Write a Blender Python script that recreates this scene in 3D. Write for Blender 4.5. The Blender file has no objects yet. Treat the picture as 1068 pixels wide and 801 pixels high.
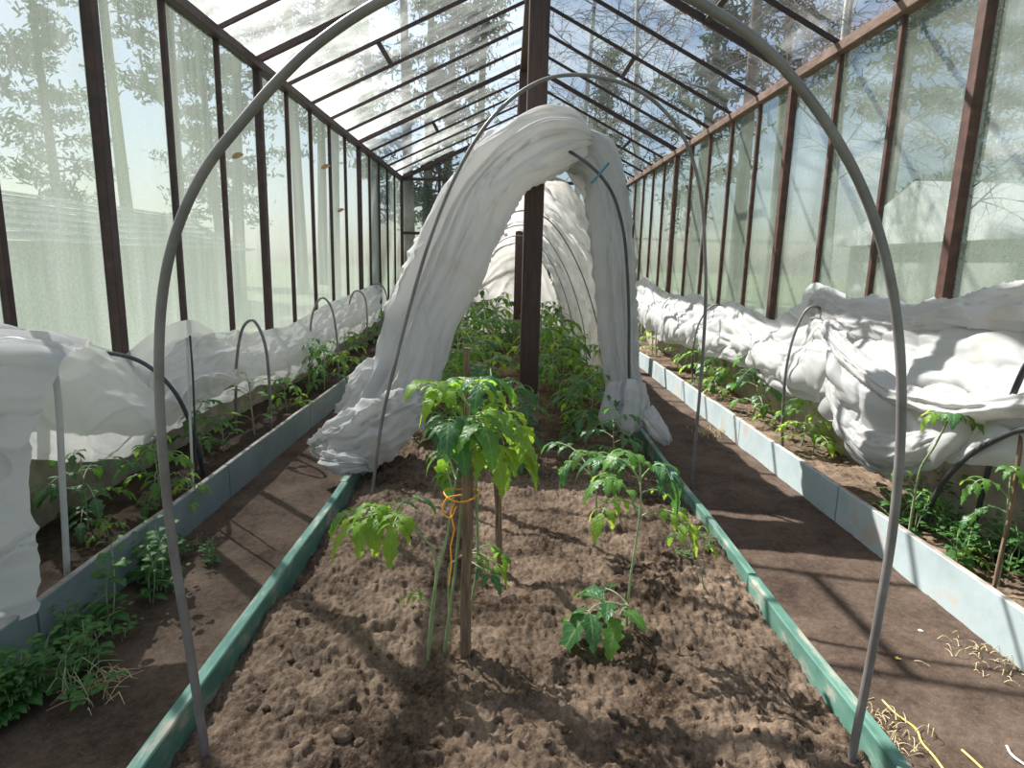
import bpy, math, random
import numpy as np
from mathutils import Matrix, Vector
C = bpy.context.scene
COL = C.collection
RNG = random.Random(7)
NP = np.random.RandomState(11)

# ------------------------------------------------------------------ camera
FPX, PIT, YAW, ROL, EYE = 659.4, .1909, .013, .0252, 1.45
_cp, _sp, _cy, _sy, _cr, _sr = np.cos(PIT), np.sin(PIT), np.cos(YAW), np.sin(YAW), np.cos(ROL), np.sin(ROL)
FW = np.array([_sy*_cp, _cy*_cp, -_sp]); _rt = np.array([_cy, -_sy, 0.]); _up = np.cross(_rt, FW)
R2 = _cr*_rt + _sr*_up; U2 = -_sr*_rt + _cr*_up
O = np.array([0., 0., EYE])
def at(px, py, x=None, y=None, z=None):
    d = FW + (px-534)/FPX*R2 - (py-400.5)/FPX*U2
    t = x/d[0] if x is not None else y/d[1] if y is not None else (z-EYE)/d[2]
    return O + d*t
cam = bpy.data.cameras.new('camera'); cam.sensor_width = 36; cam.lens = FPX/1068*36
camo = bpy.data.objects.new('camera', cam); COL.objects.link(camo)
M = Matrix(((R2[0], U2[0], -FW[0], 0), (R2[1], U2[1], -FW[1], 0), (R2[2], U2[2], -FW[2], EYE), (0, 0, 0, 1)))
camo.matrix_world = M
cam.clip_start = .05; cam.clip_end = 400
C.camera = camo
C.view_settings.view_transform = 'Standard'; C.view_settings.look = 'None'
C.view_settings.gamma = 1; C.view_settings.use_curve_mapping = False
C.view_settings.exposure = 0.0
C.cycles.transparent_max_bounces = 24; C.cycles.max_bounces = 10
C.cycles.diffuse_bounces = 5; C.cycles.transmission_bounces = 8

# ------------------------------------------------------------------ noise
def _h(i, j, k, s):
    n = (i*374761393 + j*668265263 + k*1274126177 + s*974711) & 0xffffffff
    n = ((n ^ (n >> 13))*1274126177) & 0xffffffff
    n = n ^ (n >> 16)
    return (n & 0xffffff)/float(0xffffff)
def noise(x, y, z=0., s=0):
    x, y, z = np.broadcast_arrays(np.asarray(x, float), np.asarray(y, float), np.asarray(z, float))
    i, j, k = [np.floor(a).astype(np.int64) for a in (x, y, z)]
    u, v, w = x-i, y-j, z-k
    u, v, w = [a*a*a*(a*(a*6-15)+10) for a in (u, v, w)]
    def L(a, b, t): return a+(b-a)*t
    return L(L(L(_h(i, j, k, s), _h(i+1, j, k, s), u), L(_h(i, j+1, k, s), _h(i+1, j+1, k, s), u), v),
             L(L(_h(i, j, k+1, s), _h(i+1, j, k+1, s), u), L(_h(i, j+1, k+1, s), _h(i+1, j+1, k+1, s), u), v), w)
def fbm(x, y, z=0., s=0, o=4, g=.5, l=2.03):
    t = 0; a = 1; m = 0
    for q in range(o):
        t = t+a*noise(x, y, z, s+q*17); m += a; a *= g; x = x*l; y = y*l; z = z*l
    return t/m
def ridged(x, y, z=0., s=0, o=3, g=.5):
    t = 0; a = 1; m = 0
    for q in range(o):
        t = t+a*(1-np.abs(2*noise(x, y, z, s+q*13)-1)); m += a; a *= g; x = x*2.1; y = y*2.1; z = z*2.1
    return t/m
def worley(x, y, s=0):
    i, j = np.floor(x).astype(np.int64), np.floor(y).astype(np.int64)
    d = np.full(x.shape, 9.)
    r = np.zeros(x.shape)
    for a in (-1, 0, 1):
        for b in (-1, 0, 1):
            qx = i+a+_h(i+a, j+b, 0*i, s); qy = j+b+_h(i+a, j+b, 0*i+1, s)
            e = np.hypot(x-qx, y-qy); m = e < d
            r = np.where(m, _h(i+a, j+b, 0*i+2, s), r); d = np.where(m, e, d)
    return d, r

# ------------------------------------------------------------------ materials
def newmat(name):
    m = bpy.data.materials.new(name); m.use_nodes = True
    nt = m.node_tree; nt.nodes.clear()
    return m, nt, nt.nodes, nt.links
def N(nt, t, **kw):
    n = nt.nodes.new(t)
    for k, v in kw.items():
        if k in n.inputs: n.inputs[k].default_value = v
        else: setattr(n, k, v)
    return n
def coords(nt, scale=(1, 1, 1), obj=True):
    tc = N(nt, 'ShaderNodeTexCoord'); mp = N(nt, 'ShaderNodeMapping')
    mp.inputs['Scale'].default_value = scale
    nt.links.new(tc.outputs['Object'], mp.inputs['Vector']); return mp.outputs['Vector']
def noisetex(nt, vec, scale, detail=4, rough=.55, dist=0.):
    n = N(nt, 'ShaderNodeTexNoise'); n.inputs['Scale'].default_value = scale; n.inputs['Detail'].default_value = detail
    n.inputs['Roughness'].default_value = rough; n.inputs['Distortion'].default_value = dist
    nt.links.new(vec, n.inputs['Vector']); return n.outputs['Fac']
def ramp(nt, fac, stops):
    r = N(nt, 'ShaderNodeValToRGB'); e = r.color_ramp.elements
    while len(e) < len(stops): e.new(.5)
    for q, (p, c) in enumerate(stops):
        e[q].position = p; e[q].color = (c if len(c) == 4 else (*c, 1)) if isinstance(c, tuple) else (c, c, c, 1)
    nt.links.new(fac, r.inputs['Fac']); return r.outputs['Color']
def mixc(nt, fac, a, b, mode='MIX'):
    m = N(nt, 'ShaderNodeMix', data_type='RGBA', blend_type=mode)
    for s, v in ((m.inputs[0], fac), (m.inputs[6], a), (m.inputs[7], b)):
        if isinstance(v, (tuple, float, int)): s.default_value = (*v, 1) if isinstance(v, tuple) else v
        else: nt.links.new(v, s)
    return m.outputs[2]
def math_(nt, op, a, b=None, clamp=False):
    m = N(nt, 'ShaderNodeMath', operation=op); m.use_clamp = clamp
    for s, v in ((m.inputs[0], a), (m.inputs[1], b)):
        if v is None: continue
        if isinstance(v, (int, float)): s.default_value = v
        else: nt.links.new(v, s)
    return m.outputs[0]
def bump(nt, h, strength=.5, dist=.01):
    b = N(nt, 'ShaderNodeBump'); b.inputs['Strength'].default_value = strength; b.inputs['Distance'].default_value = dist
    nt.links.new(h, b.inputs['Height']); return b.outputs['Normal']
def simple(name, c1, c2=None, scale=8, rough=.7, sc=(1, 1, 1), bs=.3, bd=.004, metal=0., lo=.35, hi=.65, c3=None):
    m, nt, nd, ln = newmat(name)
    v = coords(nt, sc); f = noisetex(nt, v, scale, 6, .6)
    st = [(lo, c1), (hi, c2 or c1)]
    if c3: st.append((min(hi+.12, 1), c3))
    col = ramp(nt, f, st)
    p = N(nt, 'ShaderNodeBsdfPrincipled'); p.inputs['Roughness'].default_value = rough; p.inputs['Metallic'].default_value = metal
    ln.new(col, p.inputs['Base Color'])
    ln.new(bump(nt, noisetex(nt, v, scale*3, 5, .6), bs, bd), p.inputs['Normal'])
    o = N(nt, 'ShaderNodeOutputMaterial'); ln.new(p.outputs[0], o.inputs[0]); return m
def thin(name, diff, trans, tfac, rough=.5, spec=.25, nscale=6, var=.3, bumps=.2, bscale=40, bd=.003, dirt=None):
    """leaf / fleece: diffuse + translucent with a little gloss"""
    m, nt, nd, ln = newmat(name)
    v = coords(nt); f = noisetex(nt, v, nscale, 4, .6)
    fr = ramp(nt, f, [(.3, 0.), (.7, 1.)])
    d2 = tuple(a*(1-var) for a in diff); t2 = tuple(a*(1-var) for a in trans)
    dc = mixc(nt, fr, d2, diff); tc = mixc(nt, fr, t2, trans)
    if 'leaf' in name:
        at_ = N(nt, 'ShaderNodeAttribute', attribute_name='luv'); sp = N(nt, 'ShaderNodeSeparateXYZ'); ln.new(at_.outputs['Vector'], sp.inputs[0])
        au = math_(nt, 'ABSOLUTE', sp.outputs[0])
        ph = math_(nt, 'SUBTRACT', math_(nt, 'MULTIPLY', sp.outputs[1], 7.), math_(nt, 'MULTIPLY', au, 1.6))
        fr2 = math_(nt, 'ABSOLUTE', math_(nt, 'SUBTRACT', math_(nt, 'FRACT', ph), .5))
        side = math_(nt, 'LESS_THAN', fr2, .07); midr = math_(nt, 'LESS_THAN', au, .09)
        vein = math_(nt, 'MULTIPLY', math_(nt, 'ADD', math_(nt, 'MULTIPLY', side, .55), midr, True), sp.outputs[2])
        dc = mixc(nt, math_(nt, 'MULTIPLY', vein, .45), dc, (.3, .45, .16))
        puff = math_(nt, 'MULTIPLY', math_(nt, 'SUBTRACT', .5, fr2), -1.)
    if dirt:
        g = ramp(nt, noisetex(nt, v, dirt[1], 5, .65, .6), [(dirt[2], 0.), (dirt[3], 1.)])
        dc = mixc(nt, g, dc, dirt[0]); tc = mixc(nt, g, tc, dirt[0])
    hh = noisetex(nt, v, bscale, 4, .6)
    if 'leaf' in name: hh = math_(nt, 'ADD', hh, math_(nt, 'MULTIPLY', puff, -1.4))
    nb = bump(nt, hh, bumps*(1.5 if 'leaf' in name else 1), bd)
    p = N(nt, 'ShaderNodeBsdfPrincipled'); p.inputs['Roughness'].default_value = rough
    p.inputs['Specular IOR Level'].default_value = spec
    t = N(nt, 'ShaderNodeBsdfTranslucent'); mx = N(nt, 'ShaderNodeMixShader'); mx.inputs[0].default_value = tfac
    ln.new(dc, p.inputs['Base Color']); ln.new(tc, t.inputs['Color']); ln.new(nb, p.inputs['Normal']); ln.new(nb, t.inputs['Normal'])
    ln.new(p.outputs[0], mx.inputs[1]); ln.new(t.outputs[0], mx.inputs[2])
    o = N(nt, 'ShaderNodeOutputMaterial'); ln.new(mx.outputs[0], o.inputs[0]); return m
def dirty_glass(name, tint, film, lo, hi, streak=(1, 6, .8), grad=None, tl=.5, gloss=.06, patch=None):
    """clear pane with a film of dust and algae: transparent + (diffuse|translucent)"""
    m, nt, nd, ln = newmat(name)
    v = coords(nt, streak); f = noisetex(nt, v, 1.6, 6, .65, .3)
    v2 = coords(nt); g = noisetex(nt, v2, 1.1, 5, .6, .4)
    a = math_(nt, 'ADD', math_(nt, 'MULTIPLY', f, .55), math_(nt, 'MULTIPLY', g, .45))
    a = ramp(nt, a, [(.36, lo), (.64, hi)])
    if grad:      # more dirt, on the left roof also painted glare, towards the lower edge: (axis, value full, value none, amount)
        ax, z1, z0, am = grad
        tc = N(nt, 'ShaderNodeTexCoord'); sp = N(nt, 'ShaderNodeSeparateXYZ'); ln.new(tc.outputs['Object'], sp.inputs[0])
        mr = N(nt, 'ShaderNodeMapRange'); mr.inputs['From Min'].default_value = z1; mr.inputs['From Max'].default_value = z0
        mr.inputs['To Min'].default_value = am; mr.inputs['To Max'].default_value = 0
        jit = math_(nt, 'ADD', sp.outputs[ax], math_(nt, 'MULTIPLY', math_(nt, 'SUBTRACT', g, .5), 2.4))
        ln.new(jit, mr.inputs['Value'])
        a = math_(nt, 'ADD', a, mr.outputs[0], True)
    fine = ramp(nt, noisetex(nt, v2, 60, 3, .7), [(.3, .85), (.7, 1.1)])
    a = math_(nt, 'MULTIPLY', a, fine, True)
    tr = N(nt, 'ShaderNodeBsdfTransparent'); tr.inputs[0].default_value = (*tint, 1)
    df = N(nt, 'ShaderNodeBsdfDiffuse'); tlu = N(nt, 'ShaderNodeBsdfTranslucent')
    fc = mixc(nt, ramp(nt, noisetex(nt, coords(nt, (2, 2, .5)), 1.5, 4, .6), [(.3, 0.), (.7, 1.)]), film, tuple(q*w for q, w in zip(film, (.82, .88, .8))))
    ln.new(fc, df.inputs[0]); ln.new(fc, tlu.inputs[0])
    mx = N(nt, 'ShaderNodeMixShader'); mx.inputs[0].default_value = tl
    ln.new(df.outputs[0], mx.inputs[1]); ln.new(tlu.outputs[0], mx.inputs[2])
    m2 = N(nt, 'ShaderNodeMixShader'); ln.new(a, m2.inputs[0]); ln.new(tr.outputs[0], m2.inputs[1]); ln.new(mx.outputs[0], m2.inputs[2])
    gl = N(nt, 'ShaderNodeBsdfGlossy'); gl.inputs['Roughness'].default_value = .08
    fz = N(nt, 'ShaderNodeFresnel'); fz.inputs['IOR'].default_value = 1.35
    m3 = N(nt, 'ShaderNodeMixShader'); ln.new(math_(nt, 'MULTIPLY', fz.outputs[0], .3), m3.inputs[0])
    ln.new(m2.outputs[0], m3.inputs[1]); ln.new(gl.outputs[0], m3.inputs[2])
    o = N(nt, 'ShaderNodeOutputMaterial'); ln.new(m3.outputs[0], o.inputs[0]); return m

MT = {}
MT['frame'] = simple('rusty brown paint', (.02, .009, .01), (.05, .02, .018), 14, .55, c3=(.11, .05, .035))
MT['frame_lit'] = simple('rusty brown paint sunlit', (.06, .028, .02), (.13, .06, .042), 14, .6, c3=(.24, .14, .09))  # lighter copy of the frame paint: sun on the right uprights put into the colour
MT['eave'] = simple('weathered wood with moss', (.12, .07, .05), (.25, .16, .12), 18, .85, (1, .3, 1), c3=(.12, .13, .04))
MT['post'] = simple('painted timber post', (.035, .018, .015), (.075, .036, .028), 10, .5, (6, 6, .5))
MT['concrete'] = simple('aged concrete', (.2, .17, .13), (.36, .32, .25), 6, .9, c3=(.25, .25, .15))
MT['pipe'] = simple('grey plastic pipe', (.14, .125, .12), (.22, .2, .195), 9, .45, bs=.05)
MT['pipe_w'] = simple('pale plastic pipe', (.5, .5, .48), (.6, .6, .58), 9, .4, bs=.05)
MT['pipe_k'] = simple('dark plastic pipe', (.03, .03, .038), (.06, .06, .07), 9, .4, bs=.05)
MT['stake'] = simple('weathered wooden stake', (.1, .065, .04), (.28, .19, .12), 22, .85, (5, 5, .35), bs=.6)
MT['green'] = simple('sea green board paint', (.045, .13, .1), (.1, .21, .165), 6, .8, (5, .9, 2), c3=(.34, .31, .26), lo=.3, hi=.54)
MT['blue'] = simple('sunlit blue grey sheet paint', (.3, .36, .37), (.38, .44, .45), 4, .7, (1, 1, 1), lo=.3, hi=.56, c3=(.42, .36, .3))  # lighter copy for the right bed panels, sunlight put into the colour
MT['blue_shaded'] = simple('blue grey sheet paint', (.16, .2, .21), (.23, .27, .28), 3, .7, (1, 1, 1), lo=.3, hi=.66, c3=(.3, .27, .22))  # darker copy for the left bed panels, shade put into the colour
MT['edge'] = simple('worn board edge', (.22, .18, .15), (.46, .42, .38), 10, .9)
MT['straw'] = simple('dry straw', (.45, .34, .18), (.6, .5, .3), 10, .8)
MT['orange'] = simple('orange twine', (.9, .33, .03), (.95, .42, .05), 30, .6)
MT['yellow'] = simple('yellow twine', (.75, .5, .12), (.85, .6, .2), 30, .6)
MT['white'] = simple('white string', (.8, .8, .78), None, 30, .6)
MT['bluetie'] = simple('teal plastic tie', (.01, .2, .3), None, 30, .35)
MT['dryleaf'] = simple('dry leaf', (.35, .2, .1), (.5, .33, .2), 20, .8)
MT['stem'] = simple('green plant stem', (.22, .3, .13), (.34, .42, .22), 30, .5)
MT['stem_p'] = simple('purplish plant stem', (.28, .3, .2), (.34, .26, .26), 30, .5)
MT['leaf'] = thin('tomato leaf', (.08, .23, .045), (.42, .74, .06), .52, .42, .5, 14, .4, .35, 90, .002)
MT['leaf_d'] = thin('tomato leaf dark', (.05, .17, .055), (.16, .4, .05), .42, .4, .55, 14, .4, .35, 90, .002)
MT['leaf_y'] = thin('tomato leaf light', (.19, .36, .05), (.64, .86, .09), .54, .45, .4, 14, .35, .35, 90, .002)
MT['weed'] = thin('weed leaf', (.06, .19, .04), (.14, .34, .05), .4, .5, .4, 14, .4, .3, 90, .002)
MT['fleece'] = thin('white fleece', (.6, .595, .59), (.78, .765, .74), .42, .75, .1, 3, .05, .25, 140, .002, dirt=((.6, .54, .47), 2.2, .56, .8))
MT['fleece_d'] = thin('soiled white fleece', (.78, .765, .74), (.86, .83, .79), .45, .75, .1, 3, .08, .25, 140, .002, dirt=((.5, .42, .34), 2.6, .52, .74))
MT['bark'] = simple('pine bark', (.09, .07, .06), (.2, .15, .12), 3, .95, (1, 1, .3), bs=.8, bd=.03)
MT['birch'] = simple('birch bark', (.1, .1, .1), (.6, .58, .55), 3, .9, (1, 1, 2), bs=.3, lo=.38, hi=.45)
MT['needle'] = thin('pine needles', (.045, .085, .04), (.06, .11, .04), .25, .7, .2, 1, .4)
MT['twig'] = simple('bare twig', (.13, .1, .09), (.2, .16, .14), 5, .9)
MT['meadow'] = simple('outdoor grass ground', (.09, .13, .05), (.18, .21, .09), .8, .95, bs=.6, bd=.05)
MT['slat'] = simple('white painted slat', (.7, .72, .72), None, 5, .6)
MT['shed'] = simple('pale shed boards', (.3, .31, .28), (.42, .43, .39), 2, .8, (1, 1, .3))
MT['glassL'] = dirty_glass('dusty glass of the left wall', (.7, .755, .79), (.45, .49, .46), .25, .58, (1, 3.2, .35), (2, .5, 2.9, .42), .6)
MT['glassR'] = dirty_glass('dusty glass of the right wall', (.84, .9, .92), (.42, .47, .39), .3, .6, (1, 3.2, .35), (2, .6, 2.7, .35), .3)
MT['glassRL'] = dirty_glass('dusty roof glass with glare', (.92, .96, .98), (.86, .88, .88), .015, .22, (1.4, 3, 1), (2, 3.1, 3.75, .5), .72)  # dust, with heavier film by the eave to paint in the white sun glare
MT['glassRR'] = dirty_glass('roof glass', (.9, .95, .98), (.8, .84, .86), .01, .16, (1.4, 3, 1), None, .6)
MT['glassB'] = dirty_glass('gable glass', (.6, .66, .68), (.5, .53, .5), .06, .3, (3, 1, .4), (2, .5, 2.2, .4), .5)
def soilmat(name, dark, dry, mix=(.4, .62), fine=1.):
    m, nt, nd, ln = newmat(name); v = coords(nt)
    a = noisetex(nt, v, 3.2, 6, .65, .3); b = noisetex(nt, v, 45, 5, .7)
    f = math_(nt, 'ADD', math_(nt, 'MULTIPLY', a, .6), math_(nt, 'MULTIPLY', b, .4))
    col = ramp(nt, f, [(mix[0], dark), (mix[1], dry)])
    sp = ramp(nt, noisetex(nt, v, 190, 2, .5), [(.66, 0.), (.74, 1.)])
    col = mixc(nt, math_(nt, 'MULTIPLY', sp, .35), col, (.42, .35, .27))
    p = N(nt, 'ShaderNodeBsdfPrincipled'); p.inputs['Roughness'].default_value = .95; p.inputs['Specular IOR Level'].default_value = .15
    ln.new(col, p.inputs['Base Color'])
    h = math_(nt, 'ADD', noisetex(nt, v, 60, 6, .7), math_(nt, 'MULTIPLY', noisetex(nt, v, 220, 3, .6), .4))
    ln.new(bump(nt, h, .8*fine, .012), p.inputs['Normal'])
    o = N(nt, 'ShaderNodeOutputMaterial'); ln.new(p.outputs[0], o.inputs[0]); return m
MT['soil'] = soilmat('dug garden soil', (.038, .023, .015), (.26, .185, .132), (.4, .62))
MT['soil_d'] = soilmat('dark bed soil', (.03, .02, .015), (.09, .062, .046))
MT['path'] = soilmat('trodden earth path', (.04, .026, .019), (.14, .098, .074), (.36, .66), .6)

# ------------------------------------------------------------------ mesh helpers
class MB:
    def __init__(s): s.v = []; s.f = []; s.m = []; s.n = 0; s.a = {}
    def add(s, v, f, mi=0):
        v = np.asarray(v, float).reshape(-1, 3); s.v.append(v)
        if isinstance(f, np.ndarray): s.f += (f+s.n).tolist()
        else: s.f += [[int(a)+s.n for a in q] for q in f]
        s.m += [mi]*len(f); s.n += len(v)
    def grid(s, P, mi=0, closed=False):
        P = np.asarray(P); a, b = P.shape[:2]
        I = np.arange(a*b).reshape(a, b)
        if closed: I = np.concatenate([I, I[:, :1]], 1)
        q = np.stack([I[:-1, :-1], I[:-1, 1:], I[1:, 1:], I[1:, :-1]], -1).reshape(-1, 4)
        s.add(P.reshape(-1, 3), q, mi)
    def box(s, lo, hi, mi=0, jit=0):
        x0, y0, z0 = lo; x1, y1, z1 = hi
        v = [(x0, y0, z0), (x1, y0, z0), (x1, y1, z0), (x0, y1, z0), (x0, y0, z1), (x1, y0, z1), (x1, y1, z1), (x0, y1, z1)]
        s.add(v, [(0, 3, 2, 1), (4, 5, 6, 7), (0, 1, 5, 4), (1, 2, 6, 5), (2, 3, 7, 6), (3, 0, 4, 7)], mi)
    def bar(s, a, b, w, h, up=(0, 0, 1), mi=0):
        """square bar from a to b, w across, h along up"""
        a = np.array(a, float); b = np.array(b, float); d = b-a; d /= np.linalg.norm(d)
        up = np.array(up, float); sd = np.cross(d, up); sd /= np.linalg.norm(sd); u = np.cross(sd, d)
        v = [p+sd*x*w/2+u*y*h/2 for p in (a, b) for x, y in ((-1, -1), (1, -1), (1, 1), (-1, 1))]
        s.add(v, [(0, 1, 2, 3), (7, 6, 5, 4), (0, 4, 5, 1), (1, 5, 6, 2), (2, 6, 7, 3), (3, 7, 4, 0)], mi)
    def tube(s, P, r, n=8, mi=0, cap=True):
        P = np.asarray(P, float); m = len(P)
        r = np.full(m, r, float) if np.isscalar(r) else np.asarray(r, float)
        T = np.gradient(P, axis=0); T /= np.linalg.norm(T, axis=1)[:, None]+1e-9
        a = np.cross(T[0], (0, 0, 1.)); 
        if np.linalg.norm(a) < .1: a = np.cross(T[0], (1., 0, 0))
        a /= np.linalg.norm(a); ring = []
        for q in range(m):
            a = a-T[q]*(a@T[q]); a /= np.linalg.norm(a); b = np.cross(T[q], a)
            th = np.arange(n)*2*np.pi/n
            ring.append(P[q]+r[q]*(np.cos(th)[:, None]*a+np.sin(th)[:, None]*b))
        k = s.n
        s.grid(np.array(ring), mi, True)
        if cap:
            s.f.append([k+q for q in range(n)]); s.m.append(mi)
            s.f.append([k+(m-1)*n+q for q in range(n)][::-1]); s.m.append(mi)
    def mesh(s, name, mats, smooth=True):
        me = bpy.data.meshes.new(name)
        V = np.concatenate(s.v) if s.v else np.zeros((0, 3))
        me.from_pydata(V.tolist(), [], s.f)
        for x in (mats if isinstance(mats, (list, tuple)) else [mats]): me.materials.append(MT[x] if isinstance(x, str) else x)
        me.polygons.foreach_set('material_index', s.m)
        me.polygons.foreach_set('use_smooth', [smooth]*len(s.f))
        if s.a:
            A = np.zeros((len(V), 3))
            for k, v in s.a.items(): A[k:k+len(v)] = v
            at_ = me.attributes.new('luv', 'FLOAT_VECTOR', 'POINT'); at_.data.foreach_set('vector', A.ravel())
        me.update(); return me
    def build(s, name, mats, parent=None, smooth=True, bevel=0):
        o = bpy.data.objects.new(name, s.mesh(name, mats, smooth)); COL.objects.link(o)
        if parent is not None: o.parent = parent
        if bevel:
            b = o.modifiers.new('bevel', 'BEVEL'); b.width = bevel; b.segments = 2; b.limit_method = 'ANGLE'
        return o
def tag(o, label=None, cat=None, group=None, kind=None):
    if label: o['label'] = label
    if cat: o['category'] = cat
    if group: o['group'] = group
    if kind: o['kind'] = kind
    return o
def empty(name, loc=(0, 0, 0), rz=0.):
    o = bpy.data.objects.new(name, None); COL.objects.link(o); o.location = tuple(loc); o.rotation_euler = (0, 0, rz)
    o.empty_display_size = .1
    return o
def dup(root, loc, rz=0., s=1., label=None, group=None, tilt=(0, 0)):
    r = root.copy(); COL.objects.link(r); r.location = tuple(loc); r.rotation_euler = (tilt[0], tilt[1], rz); r.scale = (s, s, s)
    for ch in list(root.children):
        c = ch.copy(); COL.objects.link(c); c.parent = r
    if label: r['label'] = label
    if group: r['group'] = group
    elif 'group' in r: del r['group']
    return r
def cr(P, n):
    """Catmull-Rom resample of control points (any dims), n samples"""
    P = np.asarray(P, float); m = len(P)
    Q = np.concatenate([[2*P[0]-P[1]], P, [2*P[-1]-P[-2]]])
    t = np.linspace(0, m-1, n); i = np.minimum(t.astype(int), m-2); u = (t-i)
    u = u.reshape((-1,)+(1,)*(P.ndim-1))
    a, b, c, d = Q[i], Q[i+1], Q[i+2], Q[i+3]
    return .5*(2*b+(c-a)*u+(2*a-5*b+4*c-d)*u*u+(3*b-a-3*c+d)*u**3)
def normals(G, closed=False):
    if closed:
        du = np.roll(G, -1, 1)-np.roll(G, 1, 1)
    else: du = np.gradient(G, axis=1)
    dv = np.gradient(G, axis=0)
    n = np.cross(du, dv); return n/(np.linalg.norm(n, axis=2)[..., None]+1e-9)

# ------------------------------------------------------------------ terrain
BED_L, BED_R = -.89, 1.05          # green boards of the middle bed
SIDE_L, SIDE_R = -1.65, 1.96       # blue boards of the side beds
XL, XR, ZE, RX, RZ, Y0, DY, YB = -2.27, 2.53, 3.106, .2, 4.27, 3.705, .785, 13.9
def h_mid(x, y):
    x = np.asarray(x, float); y = np.asarray(y, float)
    b = .15+.035*np.sin(2.1*x+.6*y)*np.cos(1.3*y)
    b = b+.07*(fbm(x*2.3, y*2.3, 0, 3, 3)-.5)
    e = np.minimum(x-BED_L, BED_R-x)
    b = b-np.where(x < 0, .08, .045)*np.clip(1-e/.28, 0, 1)**1.3
    return b
def h_mid_fine(x, y):
    w, r = worley(x*15+2*noise(x*7, y*7, 0, 5), y*15+1.5*noise(x*9, y*9, 4., 5), 2)
    w2, r2 = worley(x*38+noise(x*20, y*20, 0, 6), y*38, 8)
    c = np.clip(fbm(x*1.7, y*1.7, 0, 21, 3)*2.2-.6, 0, 1)
    d = np.sqrt(np.clip(1-w*1.25, 0, 1))*np.where(r > .5, r, 0)*.028*c
    d = d+np.sqrt(np.clip(1-w2*1.3, 0, 1))*np.where(r2 > .35, r2, 0)*.016*(.6+.4*c)
    d = d+.04*(ridged(x*6+fbm(x*4, y*4, 0, 12, 2), y*8, 0, 31, 5, .68)-.5)+.03*(fbm(x*48, y*48, 0, 9, 4, .75)-.5)+.05*(fbm(x*3.2, y*4.5, 0, 14, 3)-.5)
    return h_mid(x, y)+d
def h_path(x, y):
    return .012*fbm(x*3, y*3, 0, 40, 4)+.006*ridged(x*14, y*9, 0, 44, 3)+.018*np.clip(ridged(x*30, y*22, 0, 47, 2)-.72, 0, 1)
def h_side(x, y):
    return .13+.035*(fbm(x*6, y*6, 0, 60, 4)-.5)+.03*(ridged(x*12, y*12, 0, 61, 3)-.5)
def strip(name, x0, x1, y0, y1, hf, mat, nx, ny, p=1.8, skirt=None):
    xs = np.linspace(x0, x1, nx); t = np.linspace(0, 1, ny)**p; ys = y0+(y1-y0)*t
    X, Y = np.meshgrid(xs, ys); Z = hf(X, Y)
    m = MB(); m.grid(np.stack([X, Y, Z], -1)); return m.build(name, mat)
o = strip('soil_bed', BED_L, BED_R, .6, YB-.1, h_mid_fine, 'soil', 330, 760, 2.3)
tag(o, 'dug brown soil filling the middle bed between the green boards', 'soil', kind='stuff')
o = strip('floor', XL, XR, -.9, YB, h_path, 'path', 420, 620, 1.6); tag(o, kind='structure')
o = strip('soil_bed', XL+.06, SIDE_L-.012, .8, YB-.1, h_side, 'soil_d', 60, 420, 1.6)
tag(o, 'dark soil in the narrow raised bed along the left glass wall', 'soil', kind='stuff')
o = strip('soil_bed', SIDE_R+.012, XR-.06, .8, YB-.1, h_side, 'soil', 60, 420, 1.6)
tag(o, 'crumbly soil in the narrow raised bed along the right glass wall', 'soil', kind='stuff')
m = MB(); m.box((-90, -40, -.6), (90, 140, -.03)); tag(m.build('ground', 'meadow', smooth=False), kind='structure')

# clods: individual lumps of earth in the middle bed
def clod_mesh(seed):
    n, k = 14, 9; th = np.linspace(0, 2*np.pi, n, endpoint=False); ph = np.linspace(.02, np.pi-.02, k)
    T, Pp = np.meshgrid(th, ph); D = np.stack([np.cos(T)*np.sin(Pp), np.sin(T)*np.sin(Pp), np.cos(Pp)], -1)
    r = .7+.6*fbm(D[..., 0]*1.6+seed*7, D[..., 1]*1.6, D[..., 2]*1.6, seed, 3, .6)
    m = MB(); m.grid(D*r[..., None]*np.array([1, .85, .7])*.02, closed=True); return m.mesh('earth_clod', 'soil')
clods = [clod_mesh(q) for q in range(5)]
pts = [(358, 768, .034), (376, 778, .02), (300, 735, .016), (560, 720, .024), (640, 738, .022), (478, 760, .016), (420, 700, .018), (690, 700, .02),
       (520, 750, .013), (590, 760, .014), (262, 728, .02), (277, 733, .014), (735, 790, .02), (770, 760, .016), (820, 770, .018),
       (330, 700, .013), (540, 640, .02), (400, 735, .016), (455, 720, .02), (678, 660, .024)]
for q in range(70):
    pts.append((RNG.uniform(230, 850), RNG.uniform(600, 800), RNG.uniform(.006, .015)))
for q, (px, py, r) in enumerate(pts):
    p = at(px, py, z=.17)
    if not (BED_L+.06 < p[0] < BED_R-.06): continue
    o = bpy.data.objects.new('earth_clod', clods[q % 5]); COL.objects.link(o)
    z = float(h_mid_fine(np.array([p[0]]), np.array([p[1]]))[0])
    o.location = (p[0], p[1], z+r*.15); o.scale = (r/.02,)*3; o.rotation_euler = (RNG.uniform(0, .5), RNG.uniform(0, .5), RNG.uniform(0, 6))
    tag(o, 'small rough clod of dry brown earth lying on the middle bed', 'clod', 'earth clods on the middle bed')
    if q == 0: tag(o, 'largest rough clod of earth, by the foot of the big hoop', 'clod')

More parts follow.
